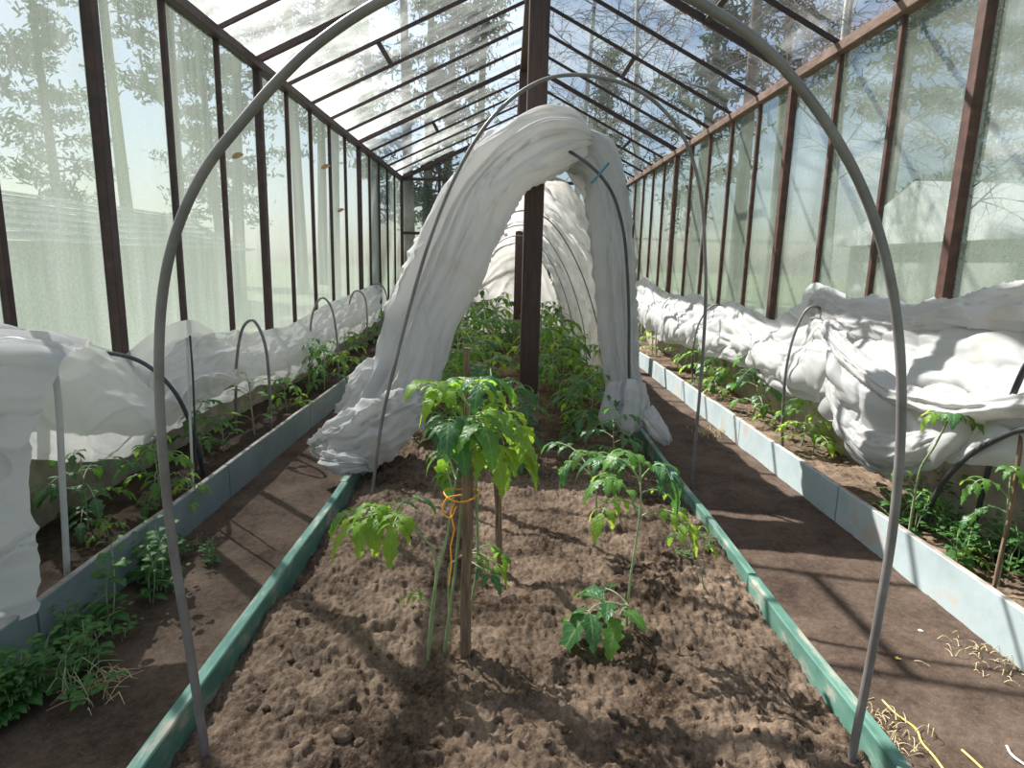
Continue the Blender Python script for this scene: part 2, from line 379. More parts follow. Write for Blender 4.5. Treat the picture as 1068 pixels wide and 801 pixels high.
# ------------------------------------------------------------------ greenhouse shell
def wallside(side):
    x = XL if side == 'left' else XR; sg = 1 if side == 'left' else -1   # sg points inward
    w = tag(empty('wall_'+side), kind='structure')
    off = 0 if side == 'left' else -.06
    fm = 'frame' if side == 'left' else 'frame_lit'
    m = MB(); m.box((x-.08, -1, -.1), (x+.05*sg+(0), YB+.1, .5) if sg > 0 else (x+.08, YB+.1, .5)) if sg > 0 else m.box((x-.05, -1, -.1), (x+.08, YB+.1, .5))
    m.build('low_wall', 'concrete', w, False)
    ys = [Y0+off+k*DY for k in range(-5, 13)]
    for k, y in zip(range(-5, 13), ys):
        big = k in (-4, 0, 3, 8); wd, dp = (.07, .065) if big else (.038, .04)
        m = MB(); m.box((x-.02 if sg > 0 else x-dp+.02, y-wd/2, .5), (x+dp-.02 if sg > 0 else x+.02, y+wd/2, ZE))
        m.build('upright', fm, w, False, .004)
    ed = [-.95]+ys+[YB]
    for a, b in zip(ed[:-1], ed[1:]):
        if b-a < .1: continue
        m = MB(); g = -.012*sg
        m.add([(x+g, a+.01, .5), (x+g, b-.01, .5), (x+g, b-.01, ZE), (x+g, a+.01, ZE)], [(0, 1, 2, 3)])
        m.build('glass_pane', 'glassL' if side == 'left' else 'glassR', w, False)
    m = MB(); m.bar((x+.02*sg, -1, ZE), (x+.02*sg, YB+.05, ZE), .09, .075)
    m.build('eave_beam', 'frame' if side == 'left' else 'eave', w, False, .006)
    return w
wallside('left'); wallside('right')
ce = tag(empty('ceiling'), kind='structure')
m = MB(); m.bar((RX, -1, RZ), (RX, YB+.05, RZ), .13, .14); m.build('ridge_beam', 'post', ce, False, .008)
for sg, xe in ((-1, XL), (1, XR)):
    off = 0 if sg < 0 else -.06
    nrm = np.cross((RX-xe, 0, RZ-ZE), (0, 1, 0)); nrm = nrm/np.linalg.norm(nrm); nrm *= np.sign(nrm[2])
    ys = [Y0+off+k*DY for k in range(-5, 13)]
    for k, y in zip(range(-5, 13), ys):
        big = k in (-4, 0, 3, 8)
        m = MB(); m.bar((xe, y, ZE+.03), (RX+.03*sg, y, RZ+.01), .045 if big else .026, .055 if big else .034, up=nrm)
        m.build('rafter', 'frame', ce, False, .003)
    ed = [-.95]+ys+[YB]
    for a, b in zip(ed[:-1], ed[1:]):
        if b-a < .1: continue
        g = nrm*.035
        m = MB(); m.add(np.array([(xe-(.05*-sg), a, ZE-.02), (xe-(.05*-sg), b, ZE-.02), (RX, b, RZ+.02), (RX, a, RZ+.02)])+g+np.array([0, 0, .03]), [(0, 1, 2, 3)])
        m.build('glass_pane', 'glassRL' if sg < 0 else 'glassRR', ce, False)
    # short cross bars where two panes of a row meet
    for k, t in (((4, .38), (9, .42), (1, .5)) if sg < 0 else ((2, .36), (5, .5), (9, .25))):
        y = Y0+off+k*DY; p = np.array([xe+(RX-xe)*t, y, ZE+(RZ-ZE)*t+.02])
        m = MB(); m.bar(p, p+np.array([0, DY, 0]), .05, .03, up=nrm); m.build('cross_bar', 'frame', ce, False, .003)
# lap of tape hanging from a roof pane
wb = tag(empty('wall_back'), kind='structure')
m = MB(); m.box((XL, YB, -.1), (XR, YB+.12, .5)); m.build('low_wall', 'concrete', wb, False)
for x in np.linspace(XL+.02, XR-.02, 7):
    t = (x-XL)/(RX-XL) if x < RX else (XR-x)/(XR-RX)
    m = MB(); m.box((x-.03, YB-.03, .4), (x+.03, YB+.04, ZE+(RZ-ZE)*t)); m.build('upright', 'frame', wb, False, .004)
for z in (ZE, 2.0):
    m = MB(); m.bar((XL, YB, z), (XR, YB, z), .05, .06); m.build('cross_bar', 'frame', wb, False, .004)
for a, b in (((XL, YB, ZE), (RX, YB, RZ)), ((RX, YB, RZ), (XR, YB, ZE))):
    m = MB(); m.bar(a, b, .07, .13, up=(0, 1, 0)); m.build('gable_rafter', 'frame', wb, False, .004)
m = MB(); m.add([(XL, YB+.045, .5), (XR, YB+.045, .5), (XR, YB+.045, ZE), (RX, YB+.045, RZ), (XL, YB+.045, ZE)], [(0, 1, 2, 3, 4)]) if False else None
m = MB(); m.add([(XL, YB+.045, .5), (XR, YB+.045, .5), (XR, YB+.045, ZE), (XL, YB+.045, ZE)], [(0, 1, 2, 3)])
m.f.append([3, 2, 4]); m.m.append(0); m.v.append(np.array([(RX, YB+.045, RZ)])); m.n += 1
m.build('glass_pane', 'glassB', wb, False)

# the two posts along the ridge
def post(y, x, w, zt, zf, lab):
    e = empty('wooden_post', (x, y, .12)); tag(e, lab, 'post')
    m = MB(); m.box((-w/2, -w/2, zf-.12), (w/2, w/2, zt-.12)); m.build('timber', 'post', e, False, .008)
    m = MB(); m.box((-w/2-.015, -w/2-.015, -.1), (w/2+.015, w/2+.015, zf-.12)); m.build('footing', 'concrete', e, False, .012)
post(5.09, .2, .15, RZ-.07, .4, 'dark brown timber post in the middle bed, the nearer and thicker looking of the two')
post(10.0, .19, .13, RZ-.07, .56, 'reddish brown timber post deep inside the white tunnel on a concrete block')

# ------------------------------------------------------------------ bed boards
def board(name, x, y0, y1, z0, z1, th, mat, lab, cat, x2=None, grp=None):
    x2 = x if x2 is None else x2
    e = 40; ys = np.linspace(y0, y1, e); xs = x+(x2-x)*(ys-y0)/(y1-y0)
    wob = .006*(noise(ys*1.3, x*5, 0, 77)-.5)*2; zt = z1+.004*(noise(ys*2, x*3, 0, 79)-.5)*2
    G = []
    for xx, yy, w, z in zip(xs, ys, wob, zt):
        c = .004
        G.append([(xx-th/2+w, yy, z0), (xx+th/2+w, yy, z0), (xx+th/2+w, yy, z-c), (xx+th/2-c+w, yy, z), (xx-th/2+c+w, yy, z), (xx-th/2+w, yy, z-c)])
    m = MB(); G = np.array(G); k0 = m.n; m.grid(G, 0, True)
    m.f.append([0, 1, 2, 3, 4, 5]); m.m.append(0); n = (e-1)*6; m.f.append([n+q for q in (5, 4, 3, 2, 1, 0)]); m.m.append(0)
    mats = [mat]
    if mat in ('blue', 'blue_shaded'):
        mats = [mat, 'edge']
        for q, f in enumerate(m.f):
            if len(f) == 4 and sorted(a % 6 for a in f) == [3, 3, 4, 4]: m.m[q] = 1
    o = m.build(name, mats, None, False); return tag(o, lab, cat, grp)
B = 'bed_board'
board(B, BED_L, .75, 3.42, -.02, .2, .042, 'green', 'sea green painted board edging the middle bed on the left, nearest length', 'board', BED_L+.0)
board(B, BED_L-.01, 3.43, 8.4, -.02, .2, .042, 'green', 'green painted board edging the middle bed, passing under the heaped white fleece', 'board')
board(B, BED_L, 8.41, 13.6, -.02, .2, .042, 'green', 'green board edging the middle bed beyond the far wooden post, left side', 'board')
board(B, BED_R, .75, 2.42, -.02, .2, .042, 'green', 'sea green painted board at the foot of the big grey hoop on the right', 'board')
board(B, BED_R+.005, 2.43, 5.9, -.02, .2, .036, 'green', 'green board with bare worn edge half buried in soil, right side of the middle bed', 'board', BED_R+.03)
board(B, BED_R, 5.91, 13.6, -.02, .2, .042, 'green', 'green board edging the middle bed inside the tunnel, right side', 'board')
S = 'bed_side_panel'
ly = [.5, 2.07, 3.64, 5.23, 6.8, 9.9, 13.6]
labs = ['blue grey panel edging the left bed beside the camera, under the hanging fleece flap',
        'blue grey panel edging the left bed behind the tall weeds', 'blue grey panel of the left bed with the thin pipe stake behind it',
        'blue grey panel of the left bed beside the heaped fleece', 'blue grey panel of the left bed partly hidden by the draped fleece, farther on',
        'last blue grey panel of the left bed at the far end']
for a, b, l in zip(ly[:-1], ly[1:], labs): board(S, SIDE_L, a, b-.012, -.02, .222, .03, 'blue_shaded', l, 'panel')
ry = [.5, 1.9, 3.46, 5.03, 6.78, 9.9, 13.6]
labs = ['pale blue panel of the right bed, out past the lower right corner', 'pale blue sunlit panel of the right bed crossed by a broad post shadow',
        'pale blue panel of the right bed in front of the largest fleece folds', 'pale blue panel of the right bed with a grassy tuft at its foot',
        'pale blue panel of the right bed beside the foot of the fleece arch', 'last pale panel of the right bed at the far end']
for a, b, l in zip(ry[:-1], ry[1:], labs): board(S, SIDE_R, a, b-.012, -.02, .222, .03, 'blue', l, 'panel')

# ------------------------------------------------------------------ hoops
def hoop(name, pts, r, mat, lab, n=90, cat='hoop', grp=None, end=None):
    """pts: (px, py, depth); last/first are pushed into the soil"""
    W = np.array([at(a, b, y=c) for a, b, c in pts])
    if end: W = np.concatenate([W, np.array(end, float)])
    P = cr(W, n); m = MB(); m.tube(P, r, 10)
    return tag(m.build(name, mat), lab, cat, grp)
def lerp_y(px, y0, y1): 
    n = len(px); return [(a, b, y0+(y1-y0)*q/(n-1)) for q, (a, b) in enumerate(px)]
big = [(218, 822), (212, 770), (195, 660), (179, 560), (168, 450), (166, 360), (172, 290), (188, 230), (215, 175), (250, 130), (290, 84), (335, 42), (400, 0), (480, -32), (560, -45), (640, -35), (700, -12), (745, 12),
       (792, 45), (832, 88), (868, 138), (900, 198), (922, 262), (935, 330), (940, 400), (938, 480), (930, 560), (915, 650), (900, 730), (890, 782), (886, 822)]
hoop('garden_hoop', lerp_y(big, 1.485, 1.48), .0115, 'pipe', 'big grey pipe hoop arching over the front of the middle bed', 160)
h2 = [(388, 514), (390, 500), (398, 440), (412, 380), (430, 310), (450, 245), (472, 190), (500, 140), (530, 106), (565, 84), (600, 78), (640, 84), (675, 100), (705, 130), (722, 165), (732, 210), (735, 260), (736, 310), (733, 370), (728, 430), (722, 500), (721, 512)]
hoop('garden_hoop', lerp_y(h2, 3.52, 3.93), .0105, 'pipe', 'grey pipe hoop standing in front of the white fleece arch', 140)
h3 = [(430, 430, 4.3), (445, 330, 4.45), (475, 240, 4.6), (520, 170, 4.7), (560, 150, 4.72), (588, 156, 4.66), (605, 165, 4.5), (625, 182, 4.42), (640, 205, 4.40), (650, 240, 4.40), (654, 280, 4.40), (656, 330, 4.38), (656, 380, 4.36), (657, 440, 4.42), (657, 458, 4.45)]
hoop('garden_hoop', h3, .011, 'pipe_k', 'dark pipe hoop emerging from the fleece arch with a teal tie on it', 120)
m = MB(); m.tube([at(617, 191, y=4.38), at(626, 181, y=4.375), at(635, 170, y=4.38)], .008, 6)
tag(m.build('cable_tie', 'bluetie'), 'teal plastic tie crossing the dark hoop on the fleece arch', 'cable tie')
hoop('garden_hoop', [(285, 455, 4.65), (283, 447, 4.65), (281, 400, 4.65), (277, 362, 4.65), (269, 340, 4.65), (261, 334, 4.66), (252, 345, 4.67), (247, 375, 4.68), (246, 405, 4.68), (246, 450, 4.68)], .011, 'pipe', 'small grey hoop standing alone over the left bed beside pepper plants')
hoop('garden_hoop', [(353, 400, 6.7), (352, 360, 6.7), (347, 325, 6.7), (338, 311, 6.7), (330, 317, 6.7), (324, 340, 6.7), (323, 396, 6.7)], .011, 'pipe', 'small hoop over the left bed among tall tomato seedlings')
hoop('garden_hoop', [(381, 368, 8.6), (383, 335, 8.6), (381, 312, 8.6), (375, 304, 8.6), (368, 306, 8.6), (363, 325, 8.6), (361, 368, 8.6)], .011, 'pipe', 'small hoop over the left bed just before the fleece ends')
hoop('garden_hoop', [(404, 345, 10.8), (404, 315, 10.8), (400, 300, 10.8), (393, 296, 10.8), (387, 300, 10.8), (384, 320, 10.8), (383, 345, 10.8)], .011, 'pipe', 'farthest small hoop over the left bed, near the back wall')
hoop('garden_hoop', [(40, 535, 3.35), (42, 500, 3.35), (46, 440, 3.35), (50, 400, 3.35), (75, 372, 3.4), (110, 368, 3.45), (150, 379, 3.5), (183, 410, 3.55), (203, 455, 3.6), (211, 490, 3.66), (213, 500, 3.67)], .012, 'pipe_k', 'dark pipe hoop bending low out of the fleece over the left bed')
hoop('garden_hoop', [(71, 622, 2.38), (70, 597, 2.38), (65, 500, 2.38), (60, 410, 2.38), (50, 372, 2.38), (20, 355, 2.38), (-10, 362, 2.38), (-25, 400, 2.38), (-30, 500, 2.38), (-30, 640, 2.38)], .0125, 'pipe_w', 'pale grey pipe leg of the hoop holding up the hanging fleece flap')
hoop('pipe_stake', [(202, 514, 3.39), (201, 500, 3.39), (198, 430, 3.39), (195, 352, 3.39)], .0075, 'pipe_w', 'thin pale pipe stake standing upright in the left bed', 20, 'stake')
hoop('pipe_stake', [(205, 500, 3.6), (203, 440, 3.6), (201, 390, 3.6), (198, 350, 3.6)], .006, 'pipe_k', 'thin dark stake right behind the pale pipe stake', 20, 'stake')
hoop('garden_hoop', [(816, 470, 4.54), (816, 455, 4.54), (817, 420, 4.54), (820, 385, 4.54), (828, 350, 4.54), (840, 325, 4.54), (850, 320, 4.54), (858, 325, 4.56), (864, 340, 4.6), (872, 380, 4.7), (878, 462, 4.75)], .010, 'pipe', 'small hoop over the right bed, its far side tucked under the biggest fleece fold')
hoop('garden_hoop', [(722, 406, 6.88), (722, 392, 6.88), (723, 365, 6.88), (728, 340, 6.88), (738, 323, 6.88), (748, 318, 6.88), (757, 322, 6.9), (762, 334, 7.), (768, 396, 7.05)], .010, 'pipe', 'small dark hoop over the right bed behind the tall hoop leg')
hoop('garden_hoop', [(684, 374, 9.), (684, 355, 9.), (686, 335, 9.), (692, 318, 9.), (700, 310, 9.), (707, 311, 9.05), (711, 322, 9.1), (715, 372, 9.15)], .010, 'pipe_w', 'small pale hoop at the far end of the right bed')
hoop('garden_hoop', [(962, 552, 3.05), (965, 545, 3.03), (975, 518, 2.93), (990, 495, 2.8), (1012, 474, 2.68), (1040, 458, 2.52), (1068, 448, 2.38), (1100, 455, 2.25)], .0125, 'pipe_k', 'dark pipe hoop bending low toward the right edge over leafy weeds', end=[(2.1, 1.9, .6), (2.15, 1.85, .12)])
hoop('garden_hoop', [(1015, 555, 2.95), (1022, 525, 2.85), (1030, 492, 2.72), (1042, 450, 2.58), (1058, 408, 2.44), (1075, 375, 2.34), (1100, 360, 2.25)], .0125, 'pipe_k', 'dark pipe leaning up behind the low bent hoop at the right edge', end=[(2.3, 1.9, .8), (2.35, 1.85, .12)])
hoop('pipe_stake', [(1036, 616, 2.44), (1038, 607, 2.44), (1046, 570, 2.44), (1054, 535, 2.44), (1060, 495, 2.44), (1066, 450, 2.44)], .009, 'stake', 'thin grey wooden stick standing in the right bed near the camera', 20, 'stake')
TUN = [(-.86, .12), (-.8, .6), (-.66, 1.1), (-.4, 1.62), (-.12, 1.95), (.18, 2.06), (.45, 1.92), (.72, 1.5), (.92, .95), (1.0, .5), (1.03, .12)]
for q, (yy, sc) in enumerate(((5.9, .96), (7.2, .93), (8.6, .9), (10.1, .87))):
    P = cr([(.1+(a-.1)*.93, yy, .1+(b-.1)*sc*.96) for a, b in TUN], 70)
    m = MB(); m.tube(P, .006, 8)
    tag(m.build('garden_hoop', 'pipe'), ['hoop inside the white tunnel just behind the nearer post', 'second hoop inside the tunnel behind the nearer post', 'third hoop inside the tunnel, before the far post', 'deepest hoop inside the tunnel, by the far post'][q], 'hoop')

# wooden stakes
def stake(base, top, w, lab, y):
    a = at(*base, y=y); b = at(*top, y=y); a[2] = .06
    m = MB(); n = 14; P = a+(b-a)*np.linspace(0, 1, n)[:, None]
    G = []
    for q, p in enumerate(P):
        ww = w*(1+.12*(noise(q*.6, w*90, 0, 5)-.5)); 
        G.append([(p[0]+sx*ww/2+.002*math.sin(q), p[1]+sy*ww/2, p[2]) for sx, sy in ((-1, -1), (1, -1), (1, 1), (-1, 1))])
    G = np.array(G); m.grid(G, closed=True); m.f.append([0, 1, 2, 3]); m.f.append([(n-1)*4+q for q in (3, 2, 1, 0)]); m.m += [0, 0]
    return tag(m.build('wooden_stake', 'stake', None, False, .003), lab, 'stake')
stake((485, 677), (489, 443), .033, 'rough square wooden stake that the biggest tomato plant is tied to', 1.90)
stake((523, 582), (517, 472), .028, 'shorter wooden stake just behind the tied tomato plant', 2.565)
stake((488, 440), (487, 363), .03, 'short thick stake top poking up from the crowded tomato plants', 3.35)
p = at(300, 438, z=.14); m = MB(); m.tube([p-np.array([0, 0, .03]), p+np.array([0, 0, .045])], .035, 9)
tag(m.build('wooden_stub', 'stake', None, False), 'short cut-off wooden stub in the left bed soil', 'stub')

# ------------------------------------------------------------------ fleece covers
def folds(U, V, seed, fu, fv, sharp=1.):
    wu = U+.25/fu*(fbm(U*fu*.5, V*fv*1.5, 0, seed+5, 3)-.5)*4
    a = ridged(wu*fu, V*fv, 0, seed, 2, .45)
    b = fbm(wu*fu*2.3, V*fv*2.0, 0, seed+3, 3)
    n1 = noise(U*fu*.8+V*fv*1.3, V*fv*1.7-U*fu*.25, 0, seed+31); n2 = noise(U*fu*1.1-V*fv*1.1, V*fv*2.3+U*fu*.3, 5., seed+37)
    c = np.exp(-np.abs(2*n1-1)*11)+.6*np.exp(-np.abs(2*n2-1)*13)
    return (a**sharp)-.85+.5*(b-.5)+.42*c
def crumple(U, V, seed, f):
    w, r = worley(U*f+1.2*noise(U*f*.5, V*f*.5, 0, seed), V*f+1.2*noise(U*f*.5, V*f*.5, 3.3, seed), seed)
    return (w-.45)
def bundle(m, rows, nu, nv, thick, fu, fv, amp, seed, cramp=.0, cf=8, mi=0, bias=0.):
    """rows: (pA, pB[, thickness]) world edge points; closed flattened tube"""
    R = np.array([np.concatenate([a, b, [t]]) for a, b, t in rows]); R = cr(R, nv)
    A, Bp, T = R[:, :3], R[:, 3:6], R[:, 6]
    th = np.linspace(0, 2*np.pi, nu, endpoint=False)
    mid = (A+Bp)/2; hw = (Bp-A)/2
    tang = np.gradient(mid, axis=0); fr = np.cross(hw, tang); fr /= np.linalg.norm(fr, axis=1)[:, None]+1e-9
    G = mid[:, None]+hw[:, None]*np.cos(th)[None, :, None]+fr[:, None]*(np.sin(th)[None, :, None]*T[:, None, None])
    nrm = normals(G, True); out = G-mid[:, None]; sgn = np.sign((nrm*out).sum(2).mean()); nrm *= sgn
    L = np.concatenate([[0], np.cumsum(np.linalg.norm(np.diff(mid, axis=0), axis=1))])
    U = np.cos(th)[None, :]+0*L[:, None]; V = L[:, None]+0*th[None, :]
    S2 = np.sin(th)[None, :]+0*V
    d = amp*folds(U+S2*.37+7, V+S2*.5, seed, fu, fv)+cramp*crumple(U*.4+S2*.3, V, seed+9, cf)
    G = G+nrm*d[..., None]; G[..., 0] = np.clip(G[..., 0], XL+.06, XR-.06); m.grid(G, mi, True)
def sheet(m, rows, nu, nv, fu, fv, amp, seed, cramp=.0, cf=7, mi=0, flip=1, edge=0.):
    """rows: lists of equally many world points -> open sheet with folds running along v"""
    G = cr(np.array(rows, float), nv); G = np.swapaxes(cr(np.swapaxes(G, 0, 1), nu), 0, 1)
    nrm = normals(G)*flip
    c = G[:, nu//2]; L = np.concatenate([[0], np.cumsum(np.linalg.norm(np.diff(c, axis=0), axis=1))])
    r = G[nv//2]; K = np.concatenate([[0], np.cumsum(np.linalg.norm(np.diff(r, axis=0), axis=1))])
    U = K[None, :]+0*L[:, None]; V = L[:, None]+0*K[None, :]
    d = amp*folds(U, V, seed, fu, fv)+cramp*crumple(U, V, seed+9, cf)
    if edge:
        G = G+np.stack([0*U, 0*U, edge*(fbm(V*3, 0*V, 0, seed+2, 3)-.5)*(U/K[-1])**3*2], -1)
    G = G+nrm*d[..., None]; G[..., 0] = np.clip(G[..., 0], XL+.06, XR-.06); m.grid(G, mi)
W = lambda px, py, y: at(px, py, y=y)
WX = lambda px, py, x: at(px, py, x=x)
# -- the bunched arch over the middle bed
m = MB()
arch = [((338, 478), (412, 470), 3.95, .12), ((352, 445), (440, 442), 4.02, .14), ((384, 400), (462, 402), 4.15, .15), ((397, 350), (473, 350), 4.3, .15), ((415, 300), (495, 303), 4.42, .15),
        ((437, 246), (518, 256), 4.52, .16), ((463, 195), (535, 216), 4.6, .17), ((506, 143), (552, 196), 4.66, .17), ((553, 112), (572, 184), 4.7, .17), ((590, 112), (592, 172), 4.72, .16), ((604, 124), (604, 165), 4.74, .12), ((611, 138), (609, 152), 4.78, .03)]
leg = [((578, 126), (575, 178), 4.86, .06), ((606, 130), (596, 182), 4.86, .12), ((634, 146), (610, 190), 4.84, .14), ((652, 188), (612, 212), 4.8, .13), ((657, 240), (616, 248), 4.74, .12), ((659, 300), (622, 310), 4.68, .12), ((662, 360), (628, 370), 4.62, .12),
        ((669, 415), (634, 418), 4.56, .12), ((676, 440), (642, 442), 4.5, .12)]
bundle(m, [(W(*a, y), W(*b, y), t) for a, b, y, t in leg], 120, 300, .15, 2.6, .5, .075, 13, .02, 4.)
bundle(m, [(W(*a, y), W(*b, y), t) for a, b, y, t in arch], 150, 460, .15, 3.0, .5, .095, 3, .02, 4.)
# heap at the left foot, spilling over the green board onto the path
def heap(m, rows, seed, amp=.05, cramp=.06, cf=9, nu=90, nv=110):
    bundle(m, rows, nu, nv, .1, 2.4, 2.2, amp, seed, cramp, cf)
Wz = lambda px, py, z: at(px, py, z=z)
def blob_rows(px, depths, z, t):
    return [(W(a[0], a[1], d), W(b[0], b[1], d), t_) for (a, b), d, t_ in zip(px, depths, t)]
heap(m, blob_rows([((324, 462), (326, 470)), ((345, 440), (350, 485)), ((372, 425), (378, 494)), ((402, 412), (405, 478)), ((425, 405), (428, 458)), ((442, 410), (444, 440))], (3.95, 3.9, 3.82, 3.8, 3.85, 3.95), 0, (.02, .12, .15, .13, .1, .03)), 21)
heap(m, blob_rows([((356, 428), (358, 436)), ((366, 398), (376, 440)), ((380, 378), (402, 430)), ((398, 372), (420, 420))], (4.2, 4.15, 4.15, 4.2), 0, (.03, .1, .12, .1)), 25, .04, .05)
heap(m, blob_rows([((338, 475), (340, 478)), ((345, 470), (350, 493)), ((370, 474), (372, 496)), ((384, 480), (384, 490))], (3.75, 3.68, 3.62, 3.62), 0, (.02, .07, .07, .02)), 29, .03, .04)
# right foot
heap(m, blob_rows([((634, 400), (668, 400)), ((626, 425), (668, 425)), ((628, 440), (662, 440)), ((640, 448), (650, 446))], (4.5, 4.42, 4.4, 4.4), 0, (.08, .09, .08, .02)), 33, .03, .03, nu=70, nv=60)
heap(m, blob_rows([((655, 395), (672, 400)), ((652, 420), (678, 425)), ((648, 445), (668, 447)), ((650, 450), (658, 450))], (4.36, 4.3, 4.26, 4.26), 0, (.05, .07, .06, .02)), 35, .025, .03, nu=70, nv=60)
heap(m, blob_rows([((662, 425), (684, 430)), ((672, 440), (692, 444)), ((684, 455), (700, 458)), ((694, 464), (698, 464))], (4.3, 4.2, 4.12, 4.1), 0, (.05, .06, .05, .02)), 37, .02, .03, nu=70, nv=60)
# the back lobe of the arch
bundle(m, [(W(*a, 4.95), W(*b, 4.95), t) for a, b, t in (((585, 125), (590, 180), .1), ((622, 142), (606, 200), .12), ((648, 175), (612, 225), .1), ((655, 225), (620, 240), .05))], 80, 120, .1, 2.2, 1., .05, 41, .03, 5)
tag(m.build('fleece_cover', 'fleece'), 'white crop fleece bunched into an arch around the top of the near post', 'fleece')
# -- tunnel behind
m = MB(); rows = []
for y, sc, dx in ((4.95, 1.05, 0), (6.3, 1., .02), (7.6, .97, .0), (9., .94, .02), (10.4, .9, 0), (11.6, .86, 0)):
    rows.append([(.1+(a-.1)*(1.02)+dx, y, .1+(b-.1)*sc) for a, b in TUN])
sheet(m, rows, 170, 200, 2.2, .9, .10, 51, .05, 3., flip=-1)
end = [[(.1+(a-.1)*1.0*s, 11.6+.12*(1-s), .1+(b-.1)*.86*s) for a, b in TUN] for s in (1., .75, .5, .25, .02)]
sheet(m, end, 90, 60, 1.5, 1.5, .06, 55, .03, 3.)
tag(m.build('fleece_cover', 'fleece_d'), 'long white fleece tunnel over the tomato rows behind the near post', 'fleece')
# -- left bed cover
m = MB()
def side_rows(data, prof):
    """data: (px, ytop, ybottom); prof: x at each of len(prof) stations top->bottom"""
    out = []
    for px, t, b in data:
        n = len(prof); out.append([WX(px, t+(b-t)*q/(n-1), xx) for q, xx in enumerate(prof)])
    return out
sheet(m, side_rows([(150, 392, 462), (168, 372, 452), (190, 355, 445), (215, 349, 428), (245, 345, 418), (272, 344, 404), (300, 338, 396), (322, 328, 386), (343, 316, 370), (362, 308, 356), (382, 300, 343), (398, 294, 333)],
                   (-2.2, -2.12, -2.03, -1.97, -1.98, -2.05)), 90, 300, 3.2, .9, .05, 61, .025, 5, flip=1, edge=.05)
sheet(m, [[WX(a, b, x) for (a, b), x in zip(r, (-2.2, -2.05, -1.93, -1.88, -1.93, -2.0))] for r in (
    ((-60, 345), (-60, 365), (-60, 395), (-60, 430), (-60, 460), (-60, 480)),
    ((0, 345), (0, 362), (0, 390), (0, 420), (0, 450), (0, 475)),
    ((40, 343), (42, 356), (44, 385), (46, 420), (48, 455), (50, 480)),
    ((75, 347), (80, 362), (80, 390), (80, 425), (80, 460), (82, 483)),
    ((108, 358), (112, 372), (112, 400), (112, 435), (112, 465), (112, 481)),
    ((132, 370), (138, 388), (140, 415), (140, 440), (140, 462), (140, 473)),
    ((155, 392), (160, 405), (162, 420), (163, 435), (164, 446), (165, 452)))], 90, 150, 2.4, 1., .04, 67, .02, 5, flip=1)
# the wall piece between the two
sheet(m, [[WX(a, b, x) for (a, b), x in zip(r, (-2.22, -2.2, -2.15, -2.1))] for r in (((125, 372), (130, 385), (135, 400), (140, 420)), ((150, 352), (155, 370), (160, 395), (165, 420)), ((175, 338), (182, 360), (186, 385), (190, 410)), ((200, 334), (205, 352), (208, 370), (212, 395)), ((222, 345), (225, 358), (228, 370), (230, 385)))], 50, 60, 2.5, 1.5, .03, 71, .02, 6, flip=1)
tag(m.build('fleece_cover', 'fleece'), 'white crop fleece pushed back along the left glass wall over the bed', 'fleece')
m = MB()
sheet(m, [[at(a, b, y=y) for (a, b), y in zip(r, (2.75, 2.27, 2.2, 2.14, 2.05, 1.98))] for r in (
    ((-140, 350), (-150, 380), (-150, 430), (-150, 500), (-150, 580), (-150, 650)),
    ((-60, 345), (-70, 370), (-80, 430), (-80, 500), (-80, 580), (-80, 665)),
    ((-10, 346), (-15, 365), (-20, 430), (-20, 500), (-20, 580), (-20, 660)),
    ((25, 350), (20, 368), (12, 430), (8, 500), (6, 580), (2, 652)),
    ((60, 352), (52, 372), (32, 430), (24, 500), (26, 570), (18, 648)),
    ((95, 360), (66, 378), (46, 425), (30, 490), (44, 565), (36, 640)))], 150, 170, 5.5, 1.0, .07, 73, .02, 5, flip=-1)
tag(m.build('fleece_flap', 'fleece'), 'hanging white fleece flap covering the left bed corner at the picture edge', 'fleece')
# -- right bed cover
m = MB()
back = [(660, 300, 330), (668, 292, 335), (677, 291, 345), (688, 301, 354), (700, 306, 356), (712, 309, 358), (726, 306, 366), (740, 317, 370), (760, 313, 374), (775, 321, 386), (802, 336, 401), (820, 333, 412), (838, 320, 418), (851, 300, 422), (866, 303, 424), (885, 310, 426)]
sheet(m, side_rows(back, (2.42, 2.32, 2.2, 2.12, 2.12, 2.2)), 110, 420, 2.6, 1.1, .10, 81, .016, 3.2, flip=-1, edge=.04)
tag(m.build('fleece_cover', 'fleece'), 'white fleece slumped in scallops along the right glass wall', 'fleece')
m = MB()
# the roll lying against the glass
bundle(m, [(WX(a, b, 2.36), WX(a+4, c, 2.3), t) for a, b, c, t in ((845, 318, 345, .05), (862, 302, 350, .09), (885, 312, 355, .09), (912, 309, 356, .09), (945, 321, 352, .08), (972, 317, 350, .09), (1000, 312, 350, .1), (1030, 303, 350, .11), (1068, 294, 350, .12), (1120, 280, 350, .12))],
       90, 260, .1, 2.4, 1.6, .04, 91, .035, 6)
